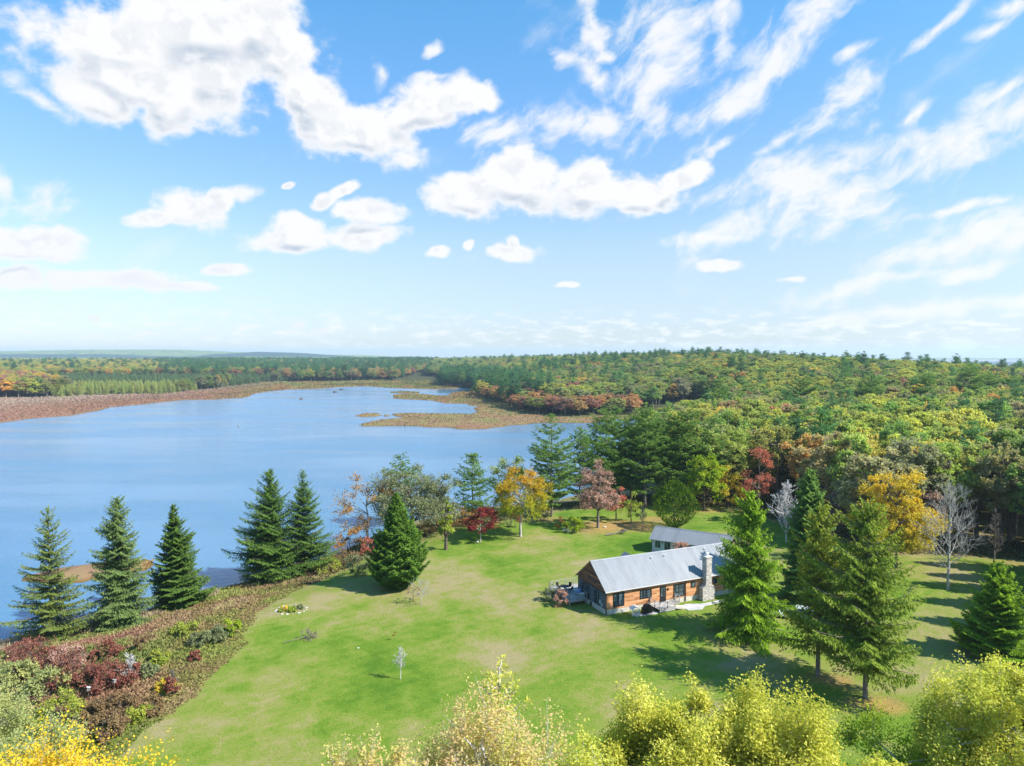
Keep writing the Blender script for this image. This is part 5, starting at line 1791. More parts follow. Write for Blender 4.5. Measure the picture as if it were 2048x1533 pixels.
# ring of stones round the flower bed
fb = at_px(583, 1220)
for k in range(16):
    a = 2 * pi * k / 16
    x, y = fb[0] + 2.1 * cos(a), fb[1] + 1.9 * sin(a)
    stone('pale stone in the ring round the little flower bed', (x, y, float(gz([(x, y)])[0])), 0.13 + 0.06 * math.sin(k * 2.3), k, 'stones round the flower bed')
for k, (dx, dy, m, lab, r) in enumerate([(-0.9, 0.1, 'leaf_birch', 'yellow flowering clump in the flower bed', 0.6), (0.3, -0.7, 'leaf_lime', 'front green clump in the flower bed', 0.8), (1.1, 0.3, 'leaf_greygreen', 'grey-green clump at the right of the flower bed', 0.7),
                                         (-1.2, -0.8, 'leaf_olive', 'dark clump at the left of the flower bed', 0.55)]):
    p = (fb[0] + dx, fb[1] + dy, fb[2] - 0.05)
    plant('flower_clump', lab, 'plant', p, broadleaf(200 + k, r * 1.1, r * 0.8, cb=0.02, lobes=10, tips=14, leaves=7, ls=0.14), m, 'bark_brown', trunk='stem', crown='foliage')
for k, (px, py, r, lab) in enumerate([(1136, 1063, 0.5, 'pale boulder beside the green bush'), (1129, 1061, 0.35, 'smaller pale stone beside the boulder at the green bush'), (955, 1085, 0.3, 'white stone at the foot of the red maple'),
                                      (1210, 1055, 0.3, 'white stone right of the cypress trunk'), (716, 1287 + 10, 0.12, 'small white stone half sunk in the lawn'), (1507, 1268, 0.25, 'pale stone at the weeping spruce trunk')]):
    stone(lab, at_px(px, py), r, 40 + k)
for k, (px, py, r, lab) in enumerate([(602, 799, 1.6, 'dark rock in the lake, left of three'), (477, 853, 0.8, 'pale rock standing alone in the middle of the lake'), (670, 785, 1.8, 'dark rock in the lake, middle of three'), (683, 780, 1.8, 'dark rock in the lake, farthest of three')]):
    p = px2w(px, py, 0)
    stone(lab, (p[0], p[1], -0.2), r, 60 + k, mat='grey_wood' if k == 1 else 'mulch')

# two grey nesting boxes on stakes in the scrub
for k, (px, py, lab) in enumerate([(178, 1404, 'left of two grey nest boxes on stakes in the scrub'), (229, 1388, 'right of two grey nest boxes on stakes in the scrub')]):
    b = at_px(px, py)
    t = thing('nest_box', lab, 'nest box', b, 0.4 + k, 'nest boxes in the scrub')
    m_ = MB(); m_.bar((0, 0, -0.3), (0, 0, 1.2), 0.05); m_.build('stake', 'mulch', t)
    m_ = MB(); m_.prism([(-0.13, 1.2), (0.13, 1.2), (0.13, 1.5), (-0.13, 1.58)], 'y', -0.12, 0.12); bx_ = m_.build('box', 'grey_wood', t)
    m_ = MB(); m_.prism([(-0.18, 1.60), (0.18, 1.49), (0.18, 1.515), (-0.18, 1.625)], 'y', -0.17, 0.17); m_.build('lid', 'paver', t)
    m_ = MB(); m_.cyl((0, -0.13, 1.4), (0, -0.121, 1.4), 0.03); m_.build('entrance_hole', 'black_cover', bx_)

# ---------------------------------------------------------------- shrubs in the scrub on the left
SH = [(40, 1318, 1275, 60, 'leaf_wine', 'dull red bush at the water, farthest left in the scrub'), (62, 1352, 1298, 120, 'leaf_wine', 'wide brown-red thicket near the left edge'),
      (135, 1340, 1290, 84, 'leaf_pink', 'pinkish brown bush above the wide red thicket'), (150, 1376, 1312, 110, 'leaf_wine', 'deep wine red thicket in the middle of the scrub'),
      (100, 1330, 1298, 60, 'leaf_wine', 'crimson bush at the top of the thicket'), (205, 1380, 1325, 90, 'leaf_wine', 'wine red bush right of the deep red thicket'),
      (148, 1322, 1300, 34, 'leaf_cedar', 'small green juniper among the red bushes'), (250, 1372, 1318, 56, 'leaf_wine', 'dark purple-red bush beside the whitish bare bush'),
      (215, 1318, 1280, 56, 'leaf_wine', 'red bush under the first tall spruce'), (205, 1325, 1292, 30, 'leaf_brown', 'orange-red bush below the second tall spruce'), (282, 1302, 1272, 26, 'leaf_brown', 'thin red bush at the edge of the brown bracken'),
      (388, 1322, 1296, 30, 'leaf_wine', 'lone dark red bush near the lawn edge'), (345, 1390, 1352, 30, 'leaf_wine', 'dark red bush above the yellow shoots'), (330, 1380, 1362, 44, 'leaf_gold', 'yellow shoots near the lawn edge'),
      (305, 1430, 1385, 40, 'leaf_brown', 'rusty orange bush at the lawn edge, lowest of them'), (240, 1425, 1392, 70, 'leaf_brown', 'brown bush right of the nest boxes'), (180, 1440, 1405, 70, 'leaf_brown', 'brown bush under the left nest box'),
      (275, 1440, 1412, 50, 'leaf_olive', 'green-brown bush left of the rusty orange bush'), (466, 1272, 1235, 36, 'leaf_lime', 'yellow-green bush where bracken meets lawn'), (440, 1282, 1250, 44, 'leaf_greygreen', 'grey-green bush left of the yellow-green one'),
      (400, 1292, 1262, 50, 'leaf_greygreen', 'low grey bush in the bracken'), (370, 1270, 1248, 60, 'leaf_olive', 'low green bush in the bracken'), (90, 1400, 1340, 90, 'leaf_sage', 'pale green bush below the wide red thicket'),
      (30, 1380, 1310, 80, 'leaf_sage', 'pale yellow-green bush at the left edge'), (120, 1455, 1390, 110, 'leaf_olive', 'large olive bush above the golden birch'), (230, 1340, 1318, 44, 'leaf_brown', 'rust brown bush between red thickets'),
      (320, 1330, 1306, 46, 'leaf_olive', 'olive bush in the open scrub'), (300, 1352, 1330, 40, 'leaf_greygreen', 'grey bush right of the whitish bare bush'), (205, 1470, 1430, 90, 'leaf_brown', 'brown bush just above the golden birch top'),
      (690, 1130, 1100, 60, 'leaf_brown', 'brown bush on the bank left of the broad spruce'), (655, 1146, 1118, 50, 'leaf_olive', 'olive bush on the bank right of the two joined spruces'), (625, 1150, 1128, 40, 'leaf_brown', 'brown bush at the foot of the joined spruces'),
      (715, 1150, 1110, 60, 'leaf_greygreen', 'grey bush in the shade left of the broad spruce')]
for k, (px, py, tp, w, m_, lab) in enumerate(SH):
    put_broad(px, py, tp, w, lab, m_, 300 + k, kind='bush', cat='bush', cb=0.02, lobes=int(10 + w / 8), tips=20, leaves=8, ls=0.22, bare=0.15, twig=0.014, bark='bark_grey', group='bushes in the lakeside scrub')
put_bare(262, 1368, 1308, 'whitish bare bush in the scrub', 340, bark='bark_white', kind='bare_bush', cat='bush', spread=0.62, n0=18, first=0.05, twig=0.016, up=0.9)
put_bare(345, 1378, 1340, 'thin grey bare bush near the lawn edge', 341, bark='bark_grey', kind='bare_bush', cat='bush', spread=0.6, n0=14, first=0.05, twig=0.014, up=0.9)

# ---------------------------------------------------------------- treetops below the camera


def fore(x, y, top_py, R, label, mat, seed, kind='broadleaf_tree', fn=broadleaf, bark='bark_pale', grad=0.0, rz=0.0, **kw):
    g_ = float(gz([(x, y)])[0])
    b = np.array([x, y, g_])
    H = height_of(b, top_py)
    geo = fn(seed, H, R, **kw)
    if grad:
        geo = hgrad(geo, grad)
    return plant(kind, label, 'tree', b, geo, mat, bark, rz=rz)


FT = dict(tips=40, leaves=44, lobe_r=0.30, spread=0.5, cb=0.5, lobes=110, shoots=1.5, twig=0.010)
fore(9.0, 38.5, 1396, 3.8, 'bright yellow-green oak crown at the bottom, left part of the big yellow pair', 'leaf_oak_yellow', 401, kind='oak_tree', ls=0.155, **FT)
fore(14.6, 37.0, 1452, 4.3, 'bright yellow-green oak crown at the bottom, right part of the big yellow pair', 'leaf_oak_yellow', 402, kind='oak_tree', ls=0.155, **FT)
BT = dict(cb=0.5, ls=0.14, twig=0.012, tips=34, leaves=30, lobe_r=0.26, spread=0.7, bare=0.15, shoots=2.2)
fore(-22.3, 32.5, 1560, 4.3, 'golden yellow birch crown in the bottom left corner', 'leaf_birch', 403, kind='birch_tree', lobes=140, **BT)
fore(-17.4, 30.0, 1600, 3.0, 'second golden birch crown, lower and right of the corner one', 'leaf_birch', 404, kind='birch_tree', lobes=70, **BT)
PT = dict(cb=0.3, ls=0.16, twig=0.012, tips=32, leaves=20, lobe_r=0.26, spread=0.6, bare=0.1, shoots=1.0)
fore(-43.5, 54.0, 1345, 4.4, 'pale yellow-green tree crown at the left edge above the birches', 'leaf_sage', 405, lobes=90, **PT)
fore(-34.5, 47.0, 1470, 4.4, 'greenish tree crown between the birches and the scrub', 'leaf_sage', 406, lobes=90, **PT)
MT = dict(cb=0.5, ls=0.145, twig=0.014, tips=30, leaves=30, lobe_r=0.28, spread=0.6, shoots=1.8, bark='bark_white')
fore(-1.6, 34.0, 1455, 4.2, 'pink and yellow tinged crown with grey twigs at the bottom centre', 'leaf_mixed', 407, kind='maple_tree', lobes=140, bare=0.3, **MT)
fore(-6.2, 31.0, 1520, 3.0, 'low pinkish crown at the bottom, left of the mixed one', 'leaf_mixed', 408, kind='maple_tree', lobes=60, bare=0.25, **MT)
fore(3.4, 32.0, 1500, 3.3, 'low yellow-green crown at the bottom between the mixed crown and the yellow pair', 'leaf_pale', 409, lobes=64, bare=0.15, **MT)
fore(-0.7, 37.5, 1316, 1.3, 'pale yellow conifer spire rising out of the mixed crown', 'leaf_pale', 410, kind='conifer_tree', fn=pine, limbs=46, cb=0.55, card=0.3, tuft=16, rise=0.75)
fore(29.4, 40.0, 1336, 5.2, 'large pale yellow-green crown in the bottom right corner', 'leaf_pale', 411, kind='oak_tree', cb=0.4, lobes=150, ls=0.16, twig=0.014, tips=40, leaves=30, lobe_r=0.24, spread=0.5, bare=0.06, bark='bark_white', shoots=1.2)
fore(23.2, 41.0, 1466, 4.4, 'green and yellow crown left of the corner crown', 'leaf_lime', 412, cb=0.4, lobes=90, ls=0.15, twig=0.012, tips=36, leaves=24, lobe_r=0.27, spread=0.5, bare=0.05, shoots=1.0)
fore(19.2, 34.0, 1535, 2.6, 'small lime yellow crown at the bottom between the yellow pair and the corner', 'leaf_oak_yellow', 413, cb=0.5, lobes=60, ls=0.14, twig=0.012, tips=36, leaves=26, lobe_r=0.3, spread=0.5, shoots=1.2)

# ---------------------------------------------------------------- the wood: nearest trees one by one, the rest as one forest
def build_forest():
    rng = np.random.default_rng(77)
    pts = []
    def band(r0, r1, a0, a1, sp):
        """jittered grid over an annular sector, tan(azimuth) a0..a1"""
        x0, x1 = a0 * r1, a1 * r1
        xs = np.arange(x0, x1, sp)
        ys = np.arange(r0, r1, sp)
        X, Y = np.meshgrid(xs, ys)
        X = X + (np.arange(len(ys)) % 2)[:, None] * sp / 2
        P = np.stack([X.ravel(), Y.ravel()], 1) + rng.uniform(-0.36, 0.36, (X.size, 2)) * sp
        k = (P[:, 0] / P[:, 1] > a0) & (P[:, 0] / P[:, 1] < a1)
        return P[k], np.full(k.sum(), sp)
    L = [band(70, 430, 0.10, 0.98, 7.8), band(430, 760, -0.08, 0.82, 8.4), band(760, 1250, -0.10, 0.80, 10.0), band(1250, 1900, -0.12, 0.80, 13.0),
         band(560, 1000, -0.80, -0.08, 8.0), band(1000, 1900, -0.82, -0.10, 11.0), band(1900, 3000, -0.82, 0.5, 17.0)]
    P = np.vstack([a for a, _ in L])
    sp = np.concatenate([b for _, b in L])
    s = shore(P)
    lawn = sdist(P, LAWN_NEAR)
    marsh = sdist(P, MARSH[0])
    tanaz = P[:, 0] / P[:, 1]
    near = P[:, 1] < 300
    ok = (s > 4) & ~(near & (lawn > -4)) & ~((~near) & (marsh > -3))
    # leave the point of land, the studio and the pine stand to the trees placed by hand
    ok &= ~(near & (tanaz < (1285 - 1024) / 1400) & (P[:, 1] < 178))
    ok &= ~(near & (tanaz < 0.12))
    ok &= ~((P[:, 1] < 112))
    # room for the dark red, yellow and gold trees of the wood edge
    for qx, qy in ((1517, 1022), (1455, 1018), (1408, 1022), (1608, 918)):
        c_ = ground_at(qx, qy)
        dd_ = np.hypot(P[:, 0] - c_[0], P[:, 1] - c_[1] + 5)
        ok &= dd_ > 9
    # a pond-side gap where the inlet runs behind the pines
    P, sp, s, marsh, tanaz = P[ok], sp[ok], s[ok], marsh[ok], tanaz[ok]
    Z = gz(P)
    r = P[:, 1]
    px = 1024 + tanaz * 1400
    py = HORIZON + (CAM_H - Z) * 1400 / r
    n = len(P)
    # species: 0-5 broadleaf, 6-8 pine, 9 young spruce-like conifer
    u = rng.random(n)
    v = rng.random(n)
    nz = fbm(P[:, 0] / 60, P[:, 1] / 60, 91, 3) * 2
    nz2 = fbm(P[:, 0] / 25, P[:, 1] / 25, 95, 2) * 2
    sort = np.zeros(n, int)
    tint = np.zeros((n, 3))
    H = rng.uniform(15.0, 19.0, n)
    Rr = sp * 0.74 * rng.uniform(0.85, 1.25, n)
    olive = np.array([0.158, 0.185, 0.055]); green = np.array([0.105, 0.162, 0.048]); yel = np.array([0.225, 0.235, 0.060]); gold = np.array([0.36, 0.25, 0.06])
    orange = np.array([0.28, 0.175, 0.07]); red = np.array([0.215, 0.12, 0.09]); rust = np.array([0.24, 0.155, 0.075]); grey = np.array([0.16, 0.155, 0.09])
    pineg = np.array([0.058, 0.125, 0.050]); pined = np.array([0.040, 0.092, 0.044]); youngp = np.array([0.185, 0.215, 0.075]); bog = np.array([0.085, 0.125, 0.06])
    name = np.array(['olive'] * n, dtype=object)

    def setc(m, c, nm):
        tint[m] = c
        name[m] = nm
    setc(u < 2, olive, 'olive')
    a = nz + (v - 0.5) * 1.3
    setc(a > 0.15, green, 'green')
    setc(a > 0.48, grey, 'grey-green')
    setc(a < -0.36, yel, 'yellow-green')
    setc(u > 0.988, gold, 'golden')
    setc(u < 0.014, orange, 'orange')
    setc((u > 0.03) & (u < 0.045), red, 'dull red')
    ispine = (rng.random(n) < 0.03 + 0.08 * (nz2 > 0.35) + 0.015 * (r < 260))
    far_l = (px < 860) & (r > 500)
    px_t, px = px, px + 150 * fbm(P[:, 0] / 70, P[:, 1] / 70, 97, 3) * (r > 500) + rng.normal(size=n) * 14 * (r > 500)
    # the far left grove
    m = (px < 75) & (py > 762)
    c = rng.random(n)
    setc(m, yel, 'yellow-green'); setc(m & (c < 0.5), red, 'dull red'); setc(m & (c > 0.72), gold, 'golden')
    ispine &= ~m
    m = far_l & (px < 330) & (py <= 757)
    setc(m & (c < 0.35), yel, 'yellow-green'); setc(m & (c > 0.8), gold, 'golden'); setc(m & (c > 0.94), orange, 'orange')
    m = far_l & (px >= 330) & (py <= 762)
    setc(m & (c < 0.3), rust, 'rusty'); setc(m & (c > 0.86), yel, 'yellow-green'); setc(m & (c > 0.965), red, 'dull red')
    ispine |= m & (rng.random(n) < 0.28)
    # young plantation and the bog spruces in front of the far forest
    m1 = (px > 95) & (px < 430) & (py > 774) & (marsh < -3)
    m2 = (px > 75) & (px < 600) & (py > 756) & (py <= 774) & (marsh < -3)
    # dark pines at the inner end of the lake, red maples along the inlet shore
    m3 = (px > 850) & (px < 1085) & (r > 450) & (py > 755) & (marsh > -90)
    ispine |= m3 & (rng.random(n) < 0.8)
    m4 = (px > 985) & (px < 1400) & (r > 350) & (marsh > -26) & (marsh < 0)
    ispine &= ~m4
    setc(m4, red, 'dull red'); setc(m4 & (c < 0.3), rust, 'rusty'); setc(m4 & (c > 0.62), orange, 'orange'); setc(m4 & (c > 0.8), olive, 'olive')
    H[m4] *= 0.72
    px = px_t
    # the ridge carries pines along its skyline
    crest = (px > 1040) & (r > 640) & (r < 1100)
    ispine |= crest & (r > 850) & (rng.random(n) < 0.2)
    sort = rng.integers(0, 6, n)
    m = ispine
    sort[m] = 6 + rng.integers(0, 3, m.sum())
    tint[m] = np.where(rng.random(m.sum())[:, None] < 0.5, pineg, pined)
    name[m] = 'pine'
    H[m] *= rng.uniform(1.12, 1.42, m.sum())
    Rr[m] *= rng.uniform(0.75, 1.05, m.sum())
    sort[m1] = 9; tint[m1] = youngp; name[m1] = 'young pine'; H[m1] = rng.uniform(7, 10, m1.sum()); Rr[m1] = rng.uniform(2.6, 3.6, m1.sum())
    sort[m2] = 9; tint[m2] = bog; name[m2] = 'bog spruce'; H[m2] = rng.uniform(7, 12, m2.sum()); Rr[m2] = rng.uniform(2.2, 3.2, m2.sum())
    tint *= rng.uniform(0.88, 1.14, (n, 1)) * (1 + rng.normal(size=(n, 3)) * 0.05)
    tint = np.clip(tint * np.array([2.1, 2.02, 2.2]), 0, 0.8)
    nearf = (r < 280) & (sort < 6)
    tint[(r < 380) & (sort < 6)] *= np.array([1.16, 1.12, 1.0])
    tint = np.clip(tint, 0, 0.8)
    H[nearf] *= 1.17
    Rr[nearf] *= 1.08
    rot = rng.uniform(0, 2 * pi, n)
    d = np.hypot(P[:, 0], P[:, 1])
    nearest = np.where((np.abs(tanaz) < 0.80))[0]
    inview = np.abs(tanaz) < 0.76
    order = np.argsort(d)
    bl = [i for i in order if sort[i] < 6 and inview[i]][:285]
    pn = [i for i in order if 6 <= sort[i] < 9 and inview[i]][:110]
    pick = sorted(set(bl) | set(pn), key=lambda i: d[i])
    # a few trees just outside the right edge, whose shade falls on the right lawn
    side = [i for i in order if (tanaz[i] >= 0.76) and d[i] < 200]
    pick += side
    base_H, base_R = 17.0, 5.0
    protos = {}
    GEO = {}
    for k in range(6):
        GEO[k] = lambda k=k: (broadleaf(500 + k, base_H, base_R, cb=[0.25, 0.3, 0.22, 0.3, 0.2, 0.28][k], lobes=[80, 64, 90, 70, 84, 60][k], tips=16, leaves=11, ls=0.42, lobe_r=[0.27, 0.3, 0.25, 0.3, 0.26, 0.32][k],
                                        shape=['round', 'vase', 'round', 'vase', 'tall', 'round'][k], bare=[0, 0.1, 0.05, 0.18, 0.0, 0.22][k], twig=[0, 0.03, 0, 0.035, 0, 0.035][k]), 'leaves_tinted', 'bark_grey')
    for k in range(3):
        GEO[6 + k] = lambda k=k: (pine(520 + k, base_H, base_R * 0.8, limbs=62, cb=[0.12, 0.2, 0.28][k], irregular=[0.3, 0.4, 0.45][k], tuft=16, card=0.55), 'needles_tinted', 'bark_brown')
    GEO[9] = lambda: (spruce(540, base_H, base_R, dens=1.0, hang=0.4, whorl=1.1, card=1.0, taper=0.7, nb=8), 'needles_tinted', 'bark_brown')
    size = np.where(H > 19, 'tall ', np.where(H < 16, 'low ', '')).astype(object) + np.where(Rr > 5.0, 'broad ', np.where(Rr < 4.0, 'slim ', '')).astype(object)
    WORD = {'olive': 'olive green broadleaf tree', 'green': 'mid green broadleaf tree', 'grey-green': 'grey-green thin-leaved tree', 'yellow-green': 'yellow-green broadleaf tree', 'golden': 'golden yellow broadleaf tree',
            'orange': 'orange leaved tree', 'dull red': 'dull red tree', 'rusty': 'rusty brown tree', 'pine': 'dark green pine', 'young pine': 'young light green pine', 'bog spruce': 'small dark bog spruce'}

    def where(i):
        p = px[i]
        a_ = ('above the pine stand' if p < 1420 else 'beyond the outbuilding' if p < 1560 else 'behind the dark conifer' if p < 1700 else 'behind the golden tree' if p < 1860 else
              'behind the large bare tree' if p < 1960 else 'at the right edge')
        b_ = 'at the wood edge' if d[i] < 180 else 'just inside the wood' if d[i] < 220 else 'amid the wood' if d[i] < 280 else 'deep in the wood'
        return b_ + ' ' + a_
    for i in pick:
        k = int(sort[i])
        lab = size[i] + WORD[name[i]] + ' ' + where(i)
        kind = 'pine_tree' if k >= 6 else 'broadleaf_tree'
        scl = (Rr[i] / base_R, Rr[i] / base_R, H[i] / base_H)
        loc = (P[i, 0], P[i, 1], Z[i])
        grp = 'pines in the wood behind the house' if k >= 6 else 'broadleaf trees in the wood behind the house'
        if k not in protos:
            geo, lm, bk = GEO[k]()
            t = plant(kind, lab, 'tree', loc, geo, lm, bk, rz=rot[i], group=grp, scale=scl, tint=tint[i])
            protos[k] = t
        else:
            copy_thing(protos[k], loc, rot[i], scl, lab, grp, tint[i])
    # everything farther: one object that repeats the same crowns
    used = np.zeros(n, bool)
    used[pick] = True
    rest = np.where(~used & (np.abs(tanaz) < 0.86))[0]
    if 9 not in protos:
        i = [j for j in np.argsort(np.abs(px - 420) + np.abs(py - 792)) if sort[j] == 9][0]
        geo, lm, bk = GEO[9]()
        protos[9] = plant('pine_tree', 'young light green pine at the right end of the plantation across the lake', 'tree', (P[i, 0], P[i, 1], Z[i]), geo, lm, bk, rz=0, scale=(Rr[i] / base_R, Rr[i] / base_R, H[i] / base_H), tint=tint[i])
        rest = rest[rest != i]
    me = bpy.data.meshes.new('forest')
    me.vertices.add(len(rest))
    me.vertices.foreach_set('co', np.stack([P[rest, 0], P[rest, 1], Z[rest] - 0.2], 1).astype(np.float32).ravel())

    def at(nm, ty, dat, fld):
        a_ = me.attributes.new(nm, ty, 'POINT')
        a_.data.foreach_set(fld, np.ascontiguousarray(dat).ravel())
    at('sort', 'INT', sort[rest].astype(np.int32), 'value')
    at('turn', 'FLOAT_VECTOR', np.stack([0 * rot[rest], 0 * rot[rest], rot[rest]], 1).astype(np.float32), 'vector')
    at('size', 'FLOAT_VECTOR', np.stack([Rr[rest] / base_R, Rr[rest] / base_R, H[rest] / base_H], 1).astype(np.float32), 'vector')
    at('tint', 'FLOAT_COLOR', np.hstack([tint[rest], np.ones((len(rest), 1))]).astype(np.float32), 'color')
    o = link('forest', me)
    tag(o, 'far autumn forest rolling back to the skyline', 'forest', kind='stuff')
    ng = bpy.data.node_groups.new('forest_trees', 'GeometryNodeTree')
    ng.interface.new_socket('Geometry', in_out='INPUT', socket_type='NodeSocketGeometry')
    ng.interface.new_socket('Geometry', in_out='OUTPUT', socket_type='NodeSocketGeometry')
    gi, go = ng.nodes.new('NodeGroupInput'), ng.nodes.new('NodeGroupOutput')
    jn = ng.nodes.new('GeometryNodeJoinGeometry')

    def named(nm, ty):
        q = ng.nodes.new('GeometryNodeInputNamedAttribute')
        q.data_type = ty
        q.inputs[0].default_value = nm
        return [x for x in q.outputs if x.enabled and x.name == 'Attribute'][0]
    an, at_, asz = named('sort', 'INT'), named('turn', 'FLOAT_VECTOR'), named('size', 'FLOAT_VECTOR')
    for k, t in sorted(protos.items()):
        cmp_ = ng.nodes.new('FunctionNodeCompare')
        cmp_.data_type = 'INT'
        cmp_.operation = 'EQUAL'
        ia = [x for x in cmp_.inputs if x.enabled]
        ng.links.new(an, ia[0])
        ia[1].default_value = k
        for ch in t.children:
            if ch.name.startswith('trunk') and k < 6 and False:
                continue
            oi = ng.nodes.new('GeometryNodeObjectInfo')
            oi.transform_space = 'ORIGINAL'
            oi.inputs['Object'].default_value = ch
            oi.inputs['As Instance'].default_value = True
            ip = ng.nodes.new('GeometryNodeInstanceOnPoints')
            ng.links.new(gi.outputs[0], ip.inputs['Points'])
            ng.links.new(cmp_.outputs[0], ip.inputs['Selection'])
            ng.links.new(oi.outputs['Geometry'], ip.inputs['Instance'])
            ng.links.new(at_, ip.inputs['Rotation'])
            ng.links.new(asz, ip.inputs['Scale'])
            ng.links.new(ip.outputs[0], jn.inputs[0])
    ng.links.new(jn.outputs[0], go.inputs[0])
    md = o.modifiers.new('trees', 'NODES')
    md.node_group = ng
    print('FOREST individuals', len(pick), 'rest', len(rest))


build_forest()


# ---------------------------------------------------------------- ground cover nobody could count
def cover_material():
    m = bpy.data.materials.new('ground_cover')
    m.use_nodes = True
    nt = NT(m.node_tree)
    nt.n.clear()
    c = nt.attr('tone')
    df = nt.n.new('ShaderNodeBsdfDiffuse'); tr = nt.n.new('ShaderNodeBsdfTranslucent'); mx = nt.n.new('ShaderNodeMixShader')
    nt.put(df.inputs[0], c); nt.put(tr.inputs[0], c)
    mx.inputs[0].default_value = 0.3
    nt.l.new(df.outputs[0], mx.inputs[1]); nt.l.new(tr.outputs[0], mx.inputs[2])
    o = nt.n.new('ShaderNodeOutputMaterial')
    nt.l.new(mx.outputs[0], o.inputs[0])
    MATS['ground_cover'] = m


cover_material()


def scatter(name, label, P, Hh, Ww, cols, seed, per=3, up=0.8):
    """tufts of leaf cards standing on the ground at P"""
    rng = np.random.default_rng(seed)
    z = gz(P)
    n = len(P)
    c = np.repeat(np.stack([P[:, 0], P[:, 1], z], 1), per, 0)
    Hh = np.repeat(Hh, per) * rng.uniform(0.6, 1.2, n * per)
    Ww = np.repeat(Ww, per)
    al = norm(rng.normal(size=(n * per, 3)) * (1 - up) + np.array([0, 0, 1.0]) * up)
    c = c + rng.normal(size=c.shape) * np.stack([Ww * 0.5, Ww * 0.5, 0 * Ww], 1) + al * (Hh * 0.42)[:, None]
    V, F = cards(c, al, rdir(rng, n * per), Hh, Ww)
    col = np.repeat(cols, per, 0) * rng.uniform(0.75, 1.22, (n * per, 1))
    o = link(name, make_mesh(name, V, F, MATS['ground_cover'], fattr={'tone': np.clip(col, 0, 0.9)}))
    return tag(o, label, name.replace('_', ' '), kind='stuff')


def rand_in(rng, x0, x1, y0, y1, n):
    return np.stack([rng.uniform(x0, x1, n), rng.uniform(y0, y1, n)], 1)


def pick_cols(f, stops):
    xs = [s_[0] for s_ in stops]
    return np.stack([np.interp(f, xs, [s_[1][k] for s_ in stops]) for k in range(3)], 1)


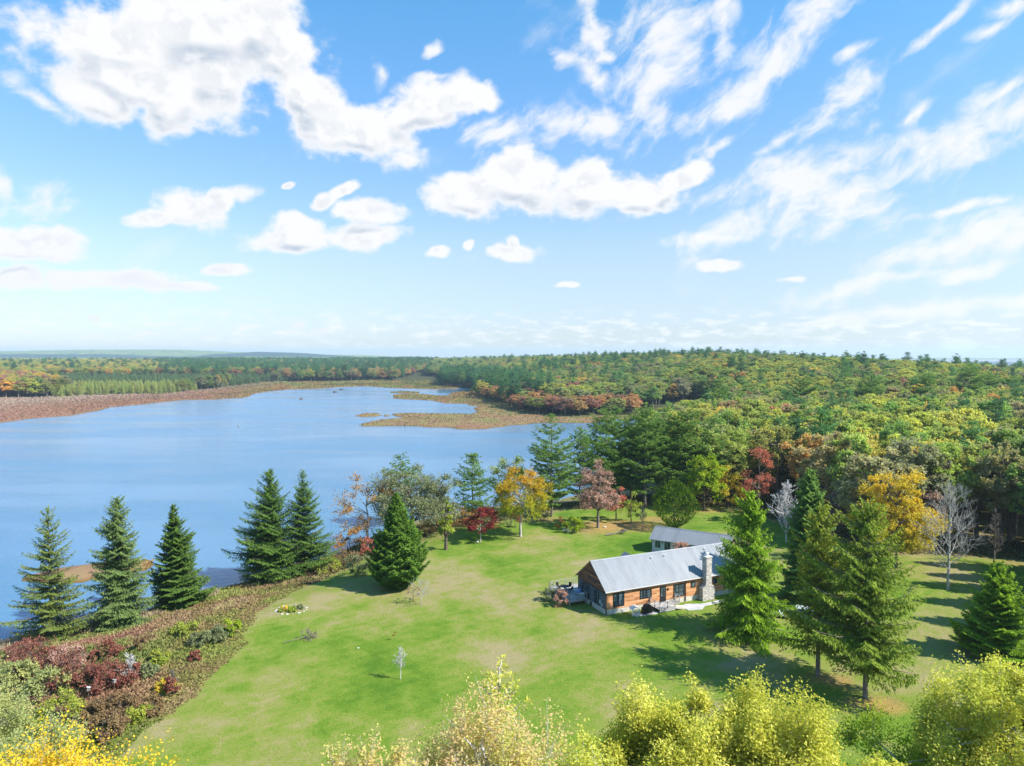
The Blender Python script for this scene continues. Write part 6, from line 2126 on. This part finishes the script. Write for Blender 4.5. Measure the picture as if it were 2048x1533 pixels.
def build_cover():
    rng = np.random.default_rng(5)
    # lakeside scrub, left
    P = rand_in(rng, -75, -8, 48, 128, 120000)
    s, lw = shore(P), sdist(P, LAWN_NEAR)
    lw = lw + 3.2 * fbm(P[:, 0] / 13, P[:, 1] / 13, 12, 3) + 2.2 * fbm(P[:, 0] / 2.2, P[:, 1] / 2.2, 13, 3)
    k = (s > 0.4) & (lw < 0.6) & (lw > -60)
    P, s, lw = P[k], s[k], lw[k]
    f = 0.54 + fbm(P[:, 0] / 7, P[:, 1] / 7, 41, 4) * 2.0 + rng.normal(size=len(P)) * 0.10
    ppx = 1024 + P[:, 0] / P[:, 1] * 1400
    br = sstep(ppx, 250, 420)
    c1 = pick_cols(f, [(0.1, (0.08, 0.10, 0.03)), (0.35, (0.15, 0.18, 0.05)), (0.5, (0.22, 0.20, 0.07)), (0.65, (0.21, 0.14, 0.08)), (0.9, (0.22, 0.12, 0.08))])
    c2 = pick_cols(f, [(0.0, (0.20, 0.22, 0.06)), (0.3, (0.19, 0.15, 0.06)), (0.5, (0.20, 0.125, 0.07)), (0.75, (0.27, 0.18, 0.11)), (1.0, (0.24, 0.24, 0.08))])
    c = 1.45 * (c1 * (1 - br[:, None]) + c2 * br[:, None])
    near_l = (sstep(lw, -13, -1) * (1 - 0.6 * br))[:, None] * 0.5
    c = c * (1 - near_l) + pick_cols(f, [(0.1, (0.16, 0.22, 0.03)), (0.5, (0.27, 0.29, 0.07)), (0.9, (0.36, 0.28, 0.13))]) * near_l
    reed = (s < 5) & (fbm(P[:, 0] / 9, P[:, 1] / 9, 44, 2) > -0.05)
    c[reed] = np.array([0.46, 0.37, 0.24])
    hh = np.where(reed, 0.9, 0.4 - 0.25 * sstep(lw, -6, 0)) * (0.7 + 0.8 * rng.random(len(P)))
    scatter('scrub', 'brown and green scrub of bracken, heath and grass on the lake bank', P, hh, np.where(reed, 0.16, 0.3), c, 6, 3, 0.6)
    # undergrowth along the edge of the wood and the point of land
    P = rand_in(rng, -40, 130, 110, 190, 60000)
    s, lw = shore(P), sdist(P, LAWN_NEAR)
    k = (s > 0.2) & (lw < -0.5) & (lw > -14)
    P = P[k]
    f = rng.random(len(P))
    c = pick_cols(f, [(0, (0.06, 0.08, 0.025)), (0.5, (0.14, 0.13, 0.05)), (1, (0.24, 0.16, 0.08))])
    scatter('undergrowth', 'low brown and green undergrowth along the wood edge', P, 0.35 + 0.5 * rng.random(len(P)), np.full(len(P), 0.3), c, 7, 2, 0.6)
    # marsh plants on the far flats and islands
    P = np.vstack([rand_in(rng, -900, 330, 380, 1150, 700000), rand_in(rng, -75, -45, 90, 135, 9000)])
    s = shore(P)
    m = sdist(P, MARSH[0])
    isl = np.maximum.reduce([sdist(P, q) for q in ISLES])
    t = P[:, 0] / P[:, 1]
    k = (s > 0.3) & ((m > -12) | (isl > 0)) & (t > -0.76) & ((P[:, 1] > 300) | (isl > 0))
    P, s = P[k], s[k]
    f = 0.5 + fbm(P[:, 0] / 38, P[:, 1] / 60, 51, 4) * 2.6 + rng.normal(size=len(P)) * 0.06
    c = pick_cols(f, [(0.1, (0.17, 0.17, 0.06)), (0.4, (0.29, 0.25, 0.09)), (0.55, (0.30, 0.20, 0.08)), (0.60, (0.34, 0.12, 0.08)), (0.67, (0.31, 0.22, 0.08)), (0.95, (0.21, 0.24, 0.08))])
    lf = sstep(P[:, 0] / P[:, 1], -0.30, -0.46)[:, None] * 0.75
    back = sstep(s, 25, 130)[:, None]
    c = c * (1 - lf) + (np.array([0.30, 0.17, 0.12]) * (1 - back) + np.array([0.42, 0.31, 0.26]) * back) * lf
    e = sstep(s, 4, 0.3)[:, None] * 0.7
    c = c * (1 - e) + np.array([0.30, 0.20, 0.06]) * e
    d = np.hypot(P[:, 0], P[:, 1])
    hh = np.clip(d / 700, 0.5, 1.5) * (0.6 + 0.7 * rng.random(len(P)))
    scatter('marsh_grass', 'rusty red and olive marsh plants on the flats and islets', P, hh, hh * 0.9, c, 8, 1, 0.55)
    print('COVER marsh', len(P))
    # tufts that break up the mown grass
    P = rand_in(rng, -45, 75, 46, 150, 260000)
    lw = sdist(P, LAWN_NEAR)
    far = np.clip(70 / P[:, 1], 0, 1) ** 1.2
    k = (lw > 0.2) & (rng.random(len(P)) < far)
    P = P[k]
    f = 0.5 + fbm(P[:, 0] / 9, P[:, 1] / 9, 61, 4) * 1.4 + rng.normal(size=len(P)) * 0.18
    c = pick_cols(f, [(0.1, (0.07, 0.15, 0.012)), (0.35, (0.15, 0.21, 0.02)), (0.55, (0.22, 0.26, 0.035)), (0.75, (0.34, 0.30, 0.11)), (1.0, (0.32, 0.21, 0.09))])
    keep = np.ones(len(P), bool)
    # nothing grows inside the buildings or on the paving
    for o0, rot, x0, x1, y0, y1 in ((hw(0, 0), HROT, -3.2, 26, -3.8, 12.6),):
        q = P - o0[:2]
        u = q[:, 0] * cos(rot) + q[:, 1] * sin(rot)
        v_ = -q[:, 0] * sin(rot) + q[:, 1] * cos(rot)
        keep &= ~((u > x0) & (u < x1) & (v_ > y0) & (v_ < y1))
    P, c = P[keep], c[keep]
    scatter('grass', 'mown grass with coarse tufts and worn patches', P, np.full(len(P), 0.06), np.full(len(P), 0.09), c, 9, 1, 0.3)


build_cover()
